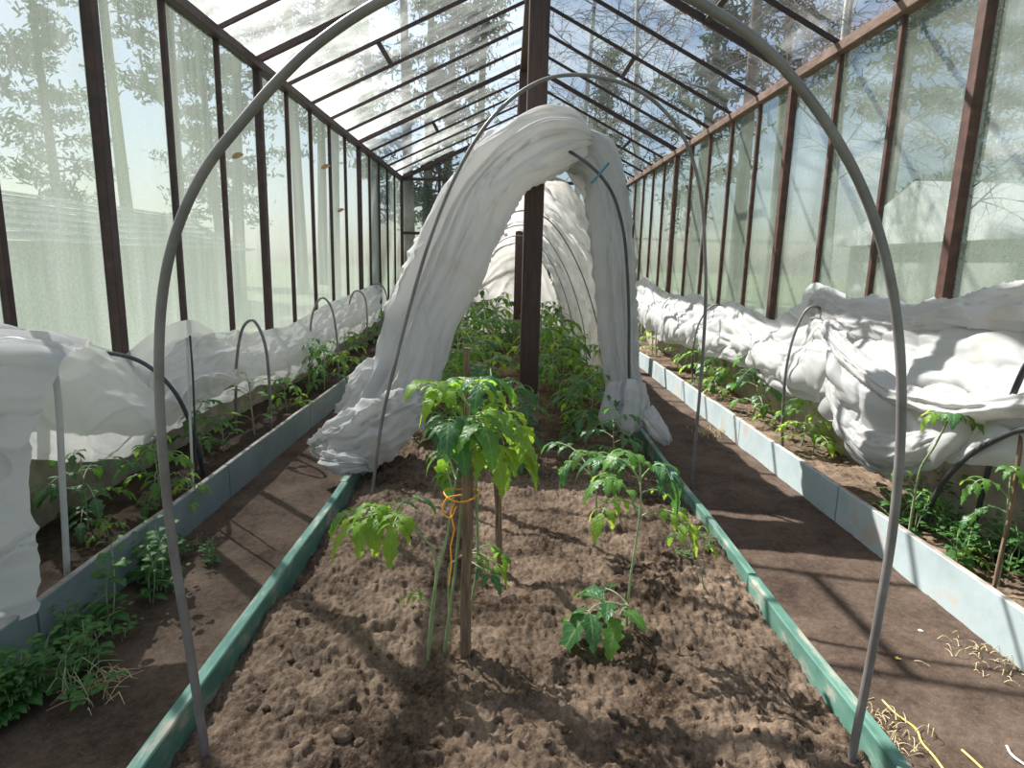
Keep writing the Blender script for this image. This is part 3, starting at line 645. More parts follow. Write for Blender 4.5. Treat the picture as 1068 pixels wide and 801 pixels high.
# big front sheet
sheet(m, [[WX(a, b, x) for (a, b), x in zip(r, (2.32, 2.2, 2.08, 2.04, 2.08, 2.12, 2.2))] for r in (
    ((862, 336), (862, 352), (864, 370), (866, 388), (868, 405), (869, 418), (870, 428)),
    ((880, 345), (882, 368), (884, 390), (886, 412), (888, 432), (890, 450), (892, 460)),
    ((905, 352), (908, 378), (912, 402), (914, 425), (916, 448), (918, 470), (920, 484)),
    ((930, 348), (936, 378), (942, 404), (946, 428), (950, 450), (952, 470), (954, 485)),
    ((965, 345), (972, 375), (980, 402), (985, 428), (988, 450), (990, 464), (992, 476)),
    ((1000, 335), (1010, 368), (1020, 400), (1024, 428), (1028, 450), (1030, 468), (1032, 480)),
    ((1040, 325), (1055, 365), (1065, 400), (1070, 430), (1072, 455), (1074, 475), (1076, 490)),
    ((1090, 320), (1110, 365), (1120, 400), (1125, 440), (1128, 465), (1130, 485), (1132, 500)))], 170, 280, 2.6, 1., .11, 95, .04, 4., flip=-1, edge=.04)
bundle(m, [(WX(a, b, 2.08), WX(a-6, c, 2.06), t) for a, b, c, t in ((862, 334, 340, .02), (880, 352, 372, .05), (905, 376, 396, .06), (935, 396, 420, .06), (970, 408, 432, .07), (1010, 412, 440, .07), (1068, 405, 440, .07), (1110, 395, 440, .06))], 60, 240, .06, 2., 1.2, .03, 97, .02, 6)
bundle(m, [(WX(a, b, 2.1), WX(a-2, c, 2.1), t) for a, b, c, t in ((866, 395, 402, .02), (880, 420, 448, .05), (900, 440, 476, .06), (930, 452, 487, .07), (960, 448, 484, .06), (990, 440, 470, .04))], 60, 160, .06, 2., 1.2, .03, 99, .02, 6)
tag(m.build('fleece_cover', 'fleece'), 'big white fleece folds heaped on the right bed close to the camera', 'fleece')

# ------------------------------------------------------------------ leaves and plants
def leaflet(m, p, d, up, L, Wd, droop=1., mi=0, curl=.5, lobe=.5, nt_=17, phase=0., fold=.35):
    p = np.array(p, float); d = np.array(d, float); d /= np.linalg.norm(d)
    t = np.linspace(0, 1, nt_)
    prof = np.sin(np.pi*t**.72)**.75*(1-.15*t); prof[0] = .06; prof[-1] = .02
    saw = ((t*3.6+phase) % 1)**.8; prof = prof*(1-lobe*saw)
    w = prof*Wd/2
    rows = []; q = p.copy(); dl = L/(nt_-1); dd = d.copy()
    for k in range(nt_):
        s = np.cross(dd, up); s /= np.linalg.norm(s)+1e-9; n = np.cross(s, dd)
        f = fold*(1-.4*t[k])
        c = [q-s*w[k]*.98*math.cos(f)+n*w[k]*(math.sin(f)-curl*.55), q-s*w[k]*.5+n*w[k]*.5*math.sin(f), q-n*w[k]*.06,
             q+s*w[k]*.5+n*w[k]*.5*math.sin(f), q+s*w[k]*.98*math.cos(f)+n*w[k]*(math.sin(f)-curl*.55)]
        rows.append(c)
        dd = dd+np.array([0, 0, -1.])*droop*2.1/nt_*(.4+t[k]); dd /= np.linalg.norm(dd); q = q+dd*dl
    m.a[m.n] = np.array([(uu, tt, 1.) for tt in t for uu in (-1., -.5, 0., .5, 1.)])
    m.grid(np.array(rows), mi)
def leaf_mb(P0, P1, P2, size, rng, droop=1., lf=0, pairs=3, lobe=.5, wr=.6, term=1.3, curl=.5):
    """compound leaf along the bezier P0,P1,P2"""
    m = MB(); P0, P1, P2 = [np.array(a, float) for a in (P0, P1, P2)]
    t = np.linspace(0, 1, 10)[:, None]; R = (1-t)**2*P0+2*t*(1-t)*P1+t*t*P2
    m.tube(R, np.linspace(.0032, .0016, 10)*min(1.2, size/.09+.3), 5, 1)
    B = lambda u: (1-u)**2*P0+2*u*(1-u)*P1+u*u*P2
    T = lambda u: 2*(1-u)*(P1-P0)+2*u*(P2-P1)
    up = np.array([0, 0, 1.])
    for q in range(pairs):
        u = .34+.56*q/max(1, pairs-1) if pairs > 1 else .6
        b = B(u); tn = T(u); tn /= np.linalg.norm(tn); sd = np.cross(tn, up); 
        if np.linalg.norm(sd) < .2: sd = np.array([1., 0, 0])
        sd /= np.linalg.norm(sd); sz = size*(.62+.38*(q+1)/pairs)*rng.uniform(.85, 1.1)
        for s in (-1, 1):
            d = tn*rng.uniform(.35, .7)+sd*s*1.0+up*rng.uniform(0., .3)
            st = b+d/np.linalg.norm(d)*sz*.12; m.tube([b, st], .0012, 4, 1, False)
            leaflet(m, st, d, up, sz, sz*wr, droop*rng.uniform(.7, 1.3), 0, curl, lobe, 17, rng.random(), rng.uniform(.15, .5))
    tn = T(1.); leaflet(m, P2, tn/np.linalg.norm(tn)+up*.15, up, size*term, size*term*wr*1.05, droop, 0, curl, lobe, 17, rng.random(), .3)
    return m
LEAFM = {'n': 'leaf', 'd': 'leaf_d', 'y': 'leaf_y'}
def tomato(name, h, n, size, seed, kind='n', lean=.1, stemr=.006, droop=1., lobe=.5, wr=.62, stem='stem', spread=1.):
    rng = random.Random(seed); e = empty(name)
    S = cr([(0, 0, -.06), (rng.uniform(-.02, .02), rng.uniform(-.02, .02), h*.35), (lean*rng.uniform(-1, 1)*h, lean*rng.uniform(-1, 1)*h, h*.75), (lean*rng.uniform(-1, 1)*h, lean*rng.uniform(-1, 1)*h, h)], 14)
    m = MB(); m.tube(S, np.linspace(stemr, stemr*.5, 14), 6); m.build('stem', stem, e)
    a = rng.uniform(0, 6)
    for q in range(n):
        f = .28+.72*q/(n-1); p = S[min(13, int(f*13))]; a += 2.4+rng.uniform(-.3, .3)
        L = size*(2.1 if q < n-2 else 1.3)*rng.uniform(.8, 1.15)*spread; d = np.array([math.cos(a), math.sin(a), 0])
        s = size*(1.05-.35*abs(f-.6))*(.75 if q == n-1 else 1)
        el = .55 if q < n-2 else 1.1
        kk = kind if rng.random() > .2 else rng.choice('nyd')
        mb = leaf_mb(p, p+d*L*.5+np.array([0, 0, L*el*.55]), p+d*L+np.array([0, 0, L*(el-.55)*.5]), s, rng, droop, pairs=2 if q == n-1 else 3, lobe=lobe, wr=wr)
        mb.build('leaf', [LEAFM[kk], stem], e)
    return e
def pepper(name, h, n, size, seed, kind='y', stem='stem_p'):
    rng = random.Random(seed); e = empty(name)
    S = cr([(0, 0, -.08), (.01, 0, h*.5), (rng.uniform(-.03, .03), 0, h)], 10)
    m = MB(); m.tube(S, np.linspace(.005, .003, 10), 6); m.build('stem', stem, e)
    for q in range(n):
        a = q*2.4+rng.uniform(-.3, .3); f = .35+.65*q/(n-1); p = S[min(9, int(f*9))]
        d = np.array([math.cos(a), math.sin(a), .7]); b = p+d*size*.6
        mb = MB(); mb.tube([p, (p+b)/2+np.array([0, 0, .005]), b], .0018, 5, 1)
        leaflet(mb, b, d*np.array([1, 1, .4]), (0, 0, 1), size*rng.uniform(.8, 1.1), size*.5, .6, 0, .1, .0, 11, 0, .25)
        mb.build('leaf', [LEAFM[kind], stem], e)
    return e
def weed(name, h, pairs, size, seed, mat='weed', stems=1):
    rng = random.Random(seed); e = empty(name)
    for st in range(stems):
        a0 = rng.uniform(0, 6); o = np.array([math.cos(a0), math.sin(a0), 0])*(.03 if stems > 1 else 0); hh = h*rng.uniform(.6, 1)
        S = cr([o+(0, 0, -.06), o+(rng.uniform(-.03, .03), rng.uniform(-.03, .03), hh*.5), o*2+(rng.uniform(-.08, .08), rng.uniform(-.08, .08), hh)], 10)
        m = MB(); m.tube(S, np.linspace(.003, .0015, 10), 5); m.build('stem', 'stem', e)
        mb = MB()
        for q in range(pairs):
            f = .15+.85*q/(pairs-1); p = S[min(9, int(f*9))]; a = q*1.57+rng.uniform(-.3, .3); sz = size*(1.1-.55*f)*rng.uniform(.8, 1.1)
            for s in (0, math.pi):
                d = np.array([math.cos(a+s), math.sin(a+s), .25+.5*f]); leaflet(mb, p+d*.012, d, (0, 0, 1), sz, sz*.8, .9, 0, .2, .3, 9, .2, .25)
        mb.build('foliage', mat, e)
    return e
def hz(x, y):
    x_, y_ = np.array([x]), np.array([y])
    if BED_L < x < BED_R: return float(h_mid(x_, y_)[0])
    if x < SIDE_L or x > SIDE_R: return float(h_side(x_, y_)[0])
    return float(h_path(x_, y_)[0])
used = set()
def place(proto, px, py, lab, cat=None, s=1., rz=None, z=None, grp=None, tilt=(0, 0), xy=None):
    if xy is None:
        p = at(px, py, z=.16 if z is None else z)
    else: p = np.array([xy[0], xy[1], 0.])
    if p[0] < SIDE_L and 'weed' not in proto.name: p[0] = max(p[0], XL+.27)
    if p[0] > SIDE_R and 'weed' not in proto.name: p[0] = min(p[0], XR-.27)
    loc = (p[0], p[1], hz(p[0], p[1]))
    rz = RNG.uniform(0, 6.28) if rz is None else rz
    if id(proto) not in used:
        used.add(id(proto)); o = proto; o.location = loc; o.rotation_euler = (tilt[0], tilt[1], rz); o.scale = (s,)*3
        o['label'] = lab
    else: o = dup(proto, loc, rz, s, lab, None, tilt)
    if grp: o['group'] = grp
    elif 'group' in o: del o['group']
    o['category'] = cat or 'plant'
    return o

# --- hero plants of the middle bed: stem and leaves laid out individually
def hero(base, stempts, leaves, y, lab, seed, stem='stem', r=.007, extra=()):
    b = at(*base, y=y); b[2] = hz(b[0], b[1]); rng = random.Random(seed)
    e = empty('tomato_plant', b); tag(e, lab, 'tomato plant')
    for pts in [stempts]+list(extra):
        S = np.array([at(a, c, y=y+dy) for a, c, dy in pts])-b
        if pts is stempts: S = np.concatenate([[(0, 0, -.07)], S])
        m = MB(); m.tube(cr(S, 24), np.linspace(r, r*.55, 24), 7); m.build('stem', stem, e)
    for st, ct, tp, dys, size, k, *o in leaves:
        P = [at(q[0], q[1], y=y+dy)-b for q, dy in zip((st, ct, tp), dys)]
        kw = dict(droop=1.3, curl=.5); kw.update(o[0] if o else {})
        leaf_mb(P[0], P[1], P[2], size, rng, **kw).build('leaf', [LEAFM[k], stem], e)
    return e
y = 1.9
hero((446, 681), [(448, 660, 0), (456, 600, .0), (466, 560, .02), (474, 510, .03), (482, 465, .03), (490, 430, .02), (496, 402, 0)], [
    ((482, 450), (465, 405), (452, 400), (0.02, -.02, -.06), .105, 'y'),
    ((488, 425), (478, 392), (462, 402), (.0, .06, .1), .1, 'n'),
    ((490, 425), (500, 388), (520, 398), (.0, .04, .08), .1, 'n'),
    ((496, 405), (505, 385), (500, 400), (.0, -.05, -.12), .085, 'd'),
    ((486, 440), (520, 410), (545, 452), (0, -.05, -.06), .125, 'y'),
    ((484, 450), (515, 415), (528, 440), (0, .06, .12), .12, 'n'),
    ((480, 460), (470, 425), (468, 440), (0, -.1, -.18), .105, 'd'),
    ((484, 450), (495, 420), (505, 445), (0, -.12, -.2), .11, 'n'),
    ((478, 490), (505, 455), (535, 470), (0, -.03, -.05), .11, 'y'),
    ((476, 500), (462, 455), (462, 478), (0, .05, .08), .09, 'n'),
    ((493, 412), (480, 385), (474, 398), (0, .02, .05), .08, 'n'),
    ((493, 412), (515, 392), (512, 420), (0, -.02, .02), .1, 'y'),
    ((452, 640), (442, 618), (424, 622), (0, .0, .02), .04, 'y', dict(pairs=1, droop=1.6)),
    ((452, 636), (440, 612), (432, 618), (0, -.03, -.04), .04, 'y', dict(pairs=1, droop=1.6)),
    ((474, 520), (462, 470), (466, 500), (0, .06, .1), .07, 'd', dict(pairs=2)),
    ((486, 445), (500, 425), (515, 470), (0, -.08, -.14), .11, 'y'), ((488, 440), (525, 425), (548, 470), (0, .02, .04), .12, 'y'),
    ((484, 450), (470, 430), (478, 455), (0, -.1, -.16), .1, 'd'), ((482, 470), (510, 455), (522, 480), (0, .05, .1), .1, 'n'), ((490, 425), (470, 395), (455, 410), (0, 0, 0), .1, 'y'),
], y, 'tallest tomato plant, tied with orange twine to the square stake, its leaves drooping', 4, r=.006,
    extra=[[(478, 686, .04), (497, 600, .05), (497, 520, .05), (496, 470, .04), (492, 430, .03)], [(462, 690, .03), (474, 600, .02), (482, 520, .04), (488, 480, .04), (489, 440, .03)]])
hero((470, 640), [(468, 600, 0), (474, 585, 0), (490, 575, .0), (505, 572, 0)], [
    ((490, 577), (505, 575), (520, 592), (0, -.03, -.05), .06, 'y', dict(droop=1.5)),
    ((480, 580), (500, 590), (512, 600), (0, -.08, -.12), .06, 'd', dict(droop=1.6)),
    ((500, 572), (515, 562), (524, 580), (0, .03, .06), .055, 'n', dict(droop=1.4)),
], 1.97, 'low tomato shoot with pointed leaves just right of the square stake', 9, r=.004)
hero((446, 640), [(455, 590, 0), (440, 560, 0), (420, 545, 0), (398, 532, 0)], [
    ((440, 555), (410, 520), (372, 545), (0, -.02, -.06), .125, 'y', dict(droop=1.5)),
    ((420, 545), (395, 515), (362, 535), (0, .03, .08), .11, 'n', dict(droop=1.3)),
    ((430, 550), (415, 525), (410, 550), (0, -.08, -.12), .1, 'y', dict(droop=1.6)),
    ((410, 538), (420, 515), (440, 520), (0, .05, .1), .075, 'd', dict(pairs=2)),
    ((398, 532), (385, 520), (388, 540), (0, -.05, -.08), .1, 'y', dict(droop=1.6)),
], 1.95, 'tomato shoot reaching left from the stake with large hanging bright leaves', 12, r=.005)
hero((655, 655), [(654, 640, 0), (658, 600, 0), (664, 560, .03), (668, 525, .06), (668, 500, .08)], [
    ((664, 535), (650, 490), (630, 500), (.03, 0, -.02), .095, 'n'), ((668, 505), (655, 470), (625, 478), (.05, .08, .1), .105, 'd'),
    ((668, 500), (670, 468), (650, 472), (.06, .0, -.04), .09, 'n'), ((668, 500), (690, 468), (700, 500), (.06, .05, .0), .1, 'd'),
    ((666, 540), (700, 520), (718, 550), (.03, 0, -.05), .085, 'y', dict(droop=1.5)), ((666, 530), (640, 510), (628, 535), (.03, -.05, -.1), .085, 'y', dict(droop=1.6)),
    ((668, 515), (690, 500), (712, 535), (.04, .1, .15), .06, 'n')
], 2.1, 'tomato plant on a long bare stem, right half of the middle bed', 15, r=.0055)
hero((662, 655), [(660, 640, 0), (655, 632, 0), (648, 630, 0)], [
    ((650, 632), (625, 622), (612, 640), (0, -.03, -.05), .15, 'd', dict(pairs=2, droop=.7, wr=.72, curl=.15)),
    ((655, 632), (640, 610), (622, 614), (0, .05, .1), .1, 'd', dict(pairs=1, droop=.5, wr=.72, curl=.1)),
    ((655, 635), (650, 630), (645, 645), (0, -.06, -.1), .11, 'n', dict(pairs=1, droop=1., wr=.72, curl=.1)),
], 2.05, 'low tomato seedling with broad flat lobed leaves at the foot of the bare stem', 17, r=.004)
hero((622, 540), [(622, 520, 0), (618, 500, 0), (612, 485, 0)], [
    ((615, 495), (595, 470), (588, 490), (0, 0, 0), .09, 'd'), ((615, 490), (600, 462), (580, 462), (0, .1, .15), .09, 'd'),
    ((614, 488), (625, 460), (640, 480), (0, .05, .1), .1, 'd'), ((614, 488), (618, 465), (608, 472), (0, -.05, -.1), .08, 'n'),
    ((618, 500), (635, 485), (640, 505), (0, -.05, -.05), .08, 'n')
], 2.75, 'dark green tomato seedling between the near post and the long stemmed plant', 19, r=.005)
hero((738, 620), [(730, 590, 0), (722, 575, 0), (715, 560, 0)], [
    ((724, 580), (740, 560), (745, 575), (0, 0, 0), .04, 'y'), ((718, 570), (705, 548), (700, 560), (0, 0, .05), .045, 'n'), ((715, 562), (722, 545), (735, 550), (0, .05, .1), .04, 'n'),
], 2.35, 'sprawling little seedling by the right green board', 23, r=.003)
# twine round the stake
p0 = at(487, 520, y=1.86); m = MB(); th = np.linspace(0, 2*np.pi, 24)
m.tube(np.stack([p0[0]-.02+.055*np.cos(th), p0[1]+.04+.055*np.sin(th), p0[2]+.006*np.cos(th*2)], -1), .0028, 6)
m.tube(np.array([at(474, 524, y=1.84), at(470, 535, y=1.83), at(474, 552, y=1.83), at(470, 570, y=1.84), at(471, 588, y=1.84), at(468, 610, y=1.84)]), .0026, 6)
m.tube(cr([at(482, 516, y=1.85), at(466, 520, y=1.82), at(462, 534, y=1.82), at(470, 540, y=1.82), at(476, 528, y=1.84)], 20), .0026, 6)
tag(m.build('twine', 'orange'), 'orange twine looped round the square stake and tomato stem', 'twine')

# --- generic plants
TP = [tomato('tomato_plant', .42, 10, .095, 101), tomato('tomato_plant', .46, 10, .105, 102, 'd'), tomato('tomato_plant', .36, 8, .09, 103, 'y'),
      tomato('tomato_plant', .44, 10, .1, 104, 'n', .15), tomato('tomato_plant', .26, 7, .085, 105, 'y')]
PP = [pepper('pepper_plant', .22, 12, .085, 201), pepper('pepper_plant', .26, 11, .08, 202, 'n')]
# middle bed, under the arch and in the tunnel
G1 = 'tomato plants in the tunnel on the left of the posts'; G2 = 'tomato plants in the tunnel on the right of the posts'
L1 = 'bushy tomato plant in the crowd inside the tunnel, left of the posts'; L2 = 'bushy tomato plant in the crowd inside the tunnel, right of the posts'
q = 0
for (x, y_, s) in [(-.42, 4.25, 1.0), (-.12, 4.35, .95), (-.6, 4.9, 1.), (-.28, 5.1, 1.1), (-.55, 5.8, 1.05), (-.2, 6.1, 1.1), (-.45, 6.7, 1.1), (-.55, 7.6, 1.1), (-.25, 7.9, 1.2), (-.5, 8.8, 1.15), (-.2, 9.3, 1.3), (-.35, 10.1, 1.4), (-.1, 10.8, 1.3)]:
    place(TP[[0, 1, 3, 1, 0][q % 5]], 0, 0, L1, 'tomato plant', s*RNG.uniform(1.15, 1.4), grp=G1, xy=(x, y_)); q += 1
for (x, y_, s) in [(.62, 4.55, .8), (.62, 5.0, .8), (.78, 5.1, .9), (.5, 5.7, .95), (.8, 5.8, .8), (.5, 6.3, 1.1), (.8, 6.5, 1.), (.45, 7.1, 1.1), (.7, 7.4, 1.1), (.45, 8.1, 1.1), (.65, 8.6, 1.1), (.45, 9.3, 1.1), (.6, 10.2, 1.2)]:
    place(TP[[3, 0, 2, 1, 0][q % 5]], 0, 0, L2, 'tomato plant', s*RNG.uniform(1.15, 1.4), grp=G2, xy=(x, y_)); q += 1
place(TP[1], 0, 0, 'dark tomato plant leaning out past the front of the near post', 'tomato plant', .95, xy=(.05, 3.9))
place(TP[1], 0, 0, 'tomato plant hard against the right foot of the fleece arch', 'tomato plant', .8, xy=(.72, 3.85))
# left bed
T = 'tomato plant'
for pr, px, py, s, lab, cat in [
    (TP[1], 78, 545, .95, 'dark leaved tomato plant between the pale pipe leg and the fleece in the left bed', T),
    (TP[4], 112, 562, .5, 'low leafy seedling at the edge of the left bed near the pale pipe leg', T),
    (TP[0], 165, 520, .95, 'bright tomato plant behind the big hoop in the left bed', T),
    (TP[2], 195, 522, .55, 'low tomato seedling by the foot of the thin pipe stake', T),
    (PP[0], 232, 468, 1.35, 'light green pepper plant with oval leaves before the lone small hoop', 'pepper plant'),
    (PP[1], 266, 450, 1.75, 'tall purplish stemmed plant within the lone small hoop', 'pepper plant'),
    (TP[1], 209, 470, .9, 'dark tomato plant behind the pepper plant against the left fleece', T),
    (TP[3], 300, 427, .8, 'bushy tomato plant beyond the wooden stub in the left bed', T),
    (TP[2], 314, 428, .5, 'small bright tomato seedling beside the wooden stub', T),
    (TP[0], 338, 405, 1.25, 'tall thin tomato plant inside the second small hoop of the left bed', T),
    (TP[1], 322, 402, 1.15, 'dark tomato plant against the fleece by the second small hoop', T),
    (TP[2], 362, 388, .9, 'bright low tomato plant past the second small hoop', T),
    (TP[3], 360, 378, 1.1, 'leafy tomato plant midway down the left bed', T),
    (TP[0], 377, 365, 1.1, 'tomato plant by the third small hoop of the left bed', T),
    (TP[1], 385, 355, 1.2, 'tomato plant partly hidden by the fleece arch in the left bed', T),
    # right bed
    (TP[0], 676, 352, 1.1, 'tomato plant at the far end of the right bed by the pale hoop', T),
    (TP[2], 681, 368, .9, 'yellow green tomato plant in front of the pale hoop', T),
    (PP[1], 706, 384, 1.2, 'rosette of grey green leaves just past the pale hoop', 'pepper plant'),
    (TP[2], 728, 385, .9, 'tomato plant right by the foot of the small dark hoop', T),
    (TP[3], 745, 402, 1.0, 'upright tomato plant behind the tall hoop leg in the right bed', T),
    (TP[2], 770, 412, .75, 'bright yellow green tomato plant in the right bed', T),
    (TP[1], 790, 408, .8, 'tomato plant under the scalloped fleece edge of the right bed', T),
    (TP[4], 797, 440, .5, 'tiny yellow green seedling in the middle of the right bed', T),
    (TP[1], 826, 432, .95, 'dark tomato plant inside the small hoop of the right bed', T),
    (TP[4], 850, 470, .8, 'pale yellow leaved seedling in front of the big fleece fold', T),
    (TP[3], 868, 462, .8, 'tomato plant pressed against the big fleece fold in the right bed', T),
    (TP[4], 1010, 590, .33, 'tiny lime green seedling near the thin grey stick', T)]:
    place(pr, px, py, lab, cat, s*(.86 if px < 600 else 1.2))
hero((948, 560), [(952, 530, -.02), (960, 490, -.1), (975, 465, -.18), (988, 440, -.25)], [
    ((985, 445), (980, 425), (972, 432), (-.24, -.25, -.25), .075, 'y'), ((988, 440), (1000, 420), (1020, 445), (-.25, -.28, -.3), .085, 'n'), ((986, 442), (995, 428), (995, 432), (-.25, -.3, -.35), .075, 'd'),
    ((955, 510), (945, 485), (938, 490), (-.06, -.08, -.1), .06, 'n', dict(pairs=1)), ((950, 530), (965, 500), (975, 520), (0, 0, 0), .07, 'n')
], 2.97, 'lanky tomato plant with one drooping top leaf before the right fleece', 31)
hero((1045, 590), [(1048, 560, 0), (1052, 520, 0), (1055, 490, 0)], [
    ((1052, 520), (1030, 490), (1015, 505), (0, 0, 0), .08, 'n'), ((1055, 500), (1050, 480), (1060, 490), (0, -.05, -.1), .07, 'n'), ((1054, 510), (1072, 490), (1085, 510), (0, 0, 0), .08, 'd'),
    ((1050, 535), (1030, 520), (1010, 540), (0, .05, .1), .08, 'd')], 2.5, 'leafy tomato plant beside the thin grey stick at the right edge', 33)
# --- weeds
WP = [weed('weed', .2, 5, .075, 301, stems=4), weed('weed', .32, 7, .075, 302, stems=2), weed('weed', .12, 3, .075, 303, stems=4)]
gw = 'leafy weeds at the foot of the left bed'; lw = 'small leafy weed in the green tangle at the foot of the left bed panel'
for q in range(34):
    yy = RNG.uniform(1.35, 3.0); xx = SIDE_L+.05+abs(RNG.gauss(0, .12)); s = RNG.uniform(.6, 1.15)*(1 if yy < 2.7 else .6)
    if xx > -1.2: continue
    place(WP[RNG.choice((0, 2, 2, 0, 1))], 0, 0, lw, 'weed', s*.9, grp=gw, xy=(xx, yy))
place(WP[1], 0, 0, 'tallest nettle like weed rising past the edge of the left bed panel', 'weed', 1.25, xy=(-1.56, 2.25))
place(WP[1], 0, 0, 'pale tipped weed standing beside the big hoop left leg', 'weed', 1.2, xy=(-1.5, 2.5))
gw2 = 'leafy weeds in the right bed'; lw2 = 'leafy weed in the green patch under the low bent hoop of the right bed'
for q in range(26):
    place(WP[RNG.choice((0, 1, 2))], 0, 0, lw2, 'weed', RNG.uniform(.55, 1.), grp=gw2, xy=(RNG.uniform(2.06, 2.4), RNG.uniform(2.45, 3.4)))
g3 = 'weeds along the right green board'
for q in range(7):
    place(WP[2], 0, 0, 'tiny weed sprouting beside the right green board of the middle bed', 'weed', RNG.uniform(.25, .5), grp=g3, xy=(RNG.uniform(.82, 1.0), RNG.uniform(2.4, 3.1)))
# grass blade tufts and straw
def tuft(name, p, n, L, mat, seed, flat=False, lab='', cat='', spread=.05):
    rng = random.Random(seed); m = MB()
    for q in range(n):
        a = rng.uniform(0, 6.28); l = L*rng.uniform(.4, 1); d = np.array([math.cos(a), math.sin(a), 0])
        b = np.array(p)+np.array([rng.gauss(0, spread), rng.gauss(0, spread), .004])
        h = (rng.uniform(0, .03) if flat else l*.8)
        P = [b, b+d*l*.4+np.array([0, 0, h]), b+d*l+np.array([0, 0, h*.4 if flat else h*.9])]
        m.tube(cr(P, 6), np.linspace(.0022, .0006, 6), 4)
    return tag(m.build(name, mat), lab, cat, kind='stuff')
tuft('dry_grass', at(98, 716, z=.02), 60, .11, 'straw', 1, True, 'tangle of pale dry grass on the left path', 'dry grass', .05)
tuft('dry_grass', at(925, 762, z=.01), 70, .06, 'straw', 2, True, 'scatter of dry grass on the right path by the green board', 'dry grass', .06)
tuft('dry_grass', at(1040, 690, z=.01), 60, .05, 'straw', 3, True, 'scatter of straw bits along the right panel foot', 'dry grass', .09)
tuft('green_grass', at(78, 722, z=.02), 9, .2, 'stem', 4, False, 'long green grass blades beside the left bed weeds', 'grass', .02)
tuft('green_grass', at(740, 452, z=.01), 90, .05, 'straw', 5, False, 'low pale grass tuft at the foot of the right bed panel', 'grass', .07)
m = MB(); m.tube(cr([at(920, 730, z=.012), at(935, 745, z=.015), at(955, 760, z=.012), at(962, 775, z=.014), at(975, 790, z=.012), at(988, 808, z=.012)], 30), .0035, 6)
tag(m.build('twine', 'yellow'), 'long yellow twine lying on the right path near the bottom edge', 'twine')
m = MB(); m.tube(cr([at(1003, 782, z=.014), at(1012, 790, z=.016), at(1028, 805, z=.012)], 14), .0038, 6)
tag(m.build('twine', 'yellow'), 'short yellow twine end on the right path near the corner', 'twine')
m = MB(); m.tube(cr([at(1050, 778, z=.016), at(1056, 788, z=.018), at(1072, 800, z=.014)], 14), .0038, 6)
tag(m.build('string', 'white'), 'white string on the path in the lower right corner', 'string')
def scrap(px, py, r, mat, lab, cat, z=.02, x=None, yv=None):
    p = at(px, py, z=z) if x is None and yv is None else at(px, py, x=x) if x is not None else at(px, py, y=yv)
    m = MB(); leaflet(m, (0, 0, 0), (1, .4, .1 if x is None else .9), (0, 0, 1) if x is None else (0, 1, 0), r*2, r*1.3, .5, 0, .8, .3, 9, .3, .6)
    o = m.build('dry_leaf', mat); o.location = tuple(p); return tag(o, lab, cat)
scrap(958, 658, .018, 'white', 'white scrap of shell on the right path', 'scrap', .012)
scrap(934, 687, .02, 'yellow', 'small yellow fallen leaf on the right path', 'leaf', .012)
scrap(242, 165, .05, 'dryleaf', 'curled dry leaf stuck to the left glass beside the big hoop', 'leaf', x=XL+.05)
scrap(335, 176, .06, 'dryleaf', 'dry leaf stuck between two narrow uprights of the left wall', 'leaf', x=XL+.05)
scrap(352, 221, .05, 'dryleaf', 'lower dry leaf stuck to the left glass farther down', 'leaf', x=XL+.05)

# ------------------------------------------------------------------ outside: trees, neighbouring houses
def pine(seed, H=18, spread=2.6, lowest=.3, trunk='bark', dens=1.):
    rng = random.Random(seed); rs = np.random.RandomState(seed)
    e = empty('pine_tree')
    m = MB(); k = 14
    P = np.stack([.25*np.sin(np.linspace(0, 3, k)+seed), .25*np.cos(np.linspace(0, 2, k)+seed), np.linspace(-.3, H, k)], -1)
    m.tube(P, np.linspace(.24, .03, k), 8); f = MB()
    nb = int(46*dens)
    for q in range(nb):
        t = lowest+(1-lowest)*q/nb; z = H*t; a = rng.uniform(0, 6.28); L = spread*(1.12-t)**.7*rng.uniform(.5, 1.1)
        b = np.array([np.interp(z, P[:, 2], P[:, 0]), np.interp(z, P[:, 2], P[:, 1]), z]); d = np.array([math.cos(a), math.sin(a), rng.uniform(-.15, .35)])
        tip = b+d*L; m.tube([b, (b+tip)/2+np.array([0, 0, .1]), tip], np.array([.05, .03, .012])*(1.2-t), 4, cap=False)
        n = int(110*dens)
        u = rs.uniform(.25, 1.05, n)[:, None]; c = b+(tip-b)*u+rs.normal(0, .26, (n, 3))*np.array([1, 1, .6])
        for cc in c:
            s = rng.uniform(.07, .16); r = rs.normal(0, 1, (2, 3)); r /= np.linalg.norm(r, axis=1)[:, None]
            v1, v2 = r[0]*s, r[1]*s*.45
            f.add([cc-v1-v2, cc+v1-v2*.3, cc+v1*1.1+v2*.5, cc-v1+v2], [(0, 1, 2, 3)])
    m.build('trunk', trunk, e); f.build('foliage', 'needle', e, False)
    tag(e, 'pine', 'tree'); return e
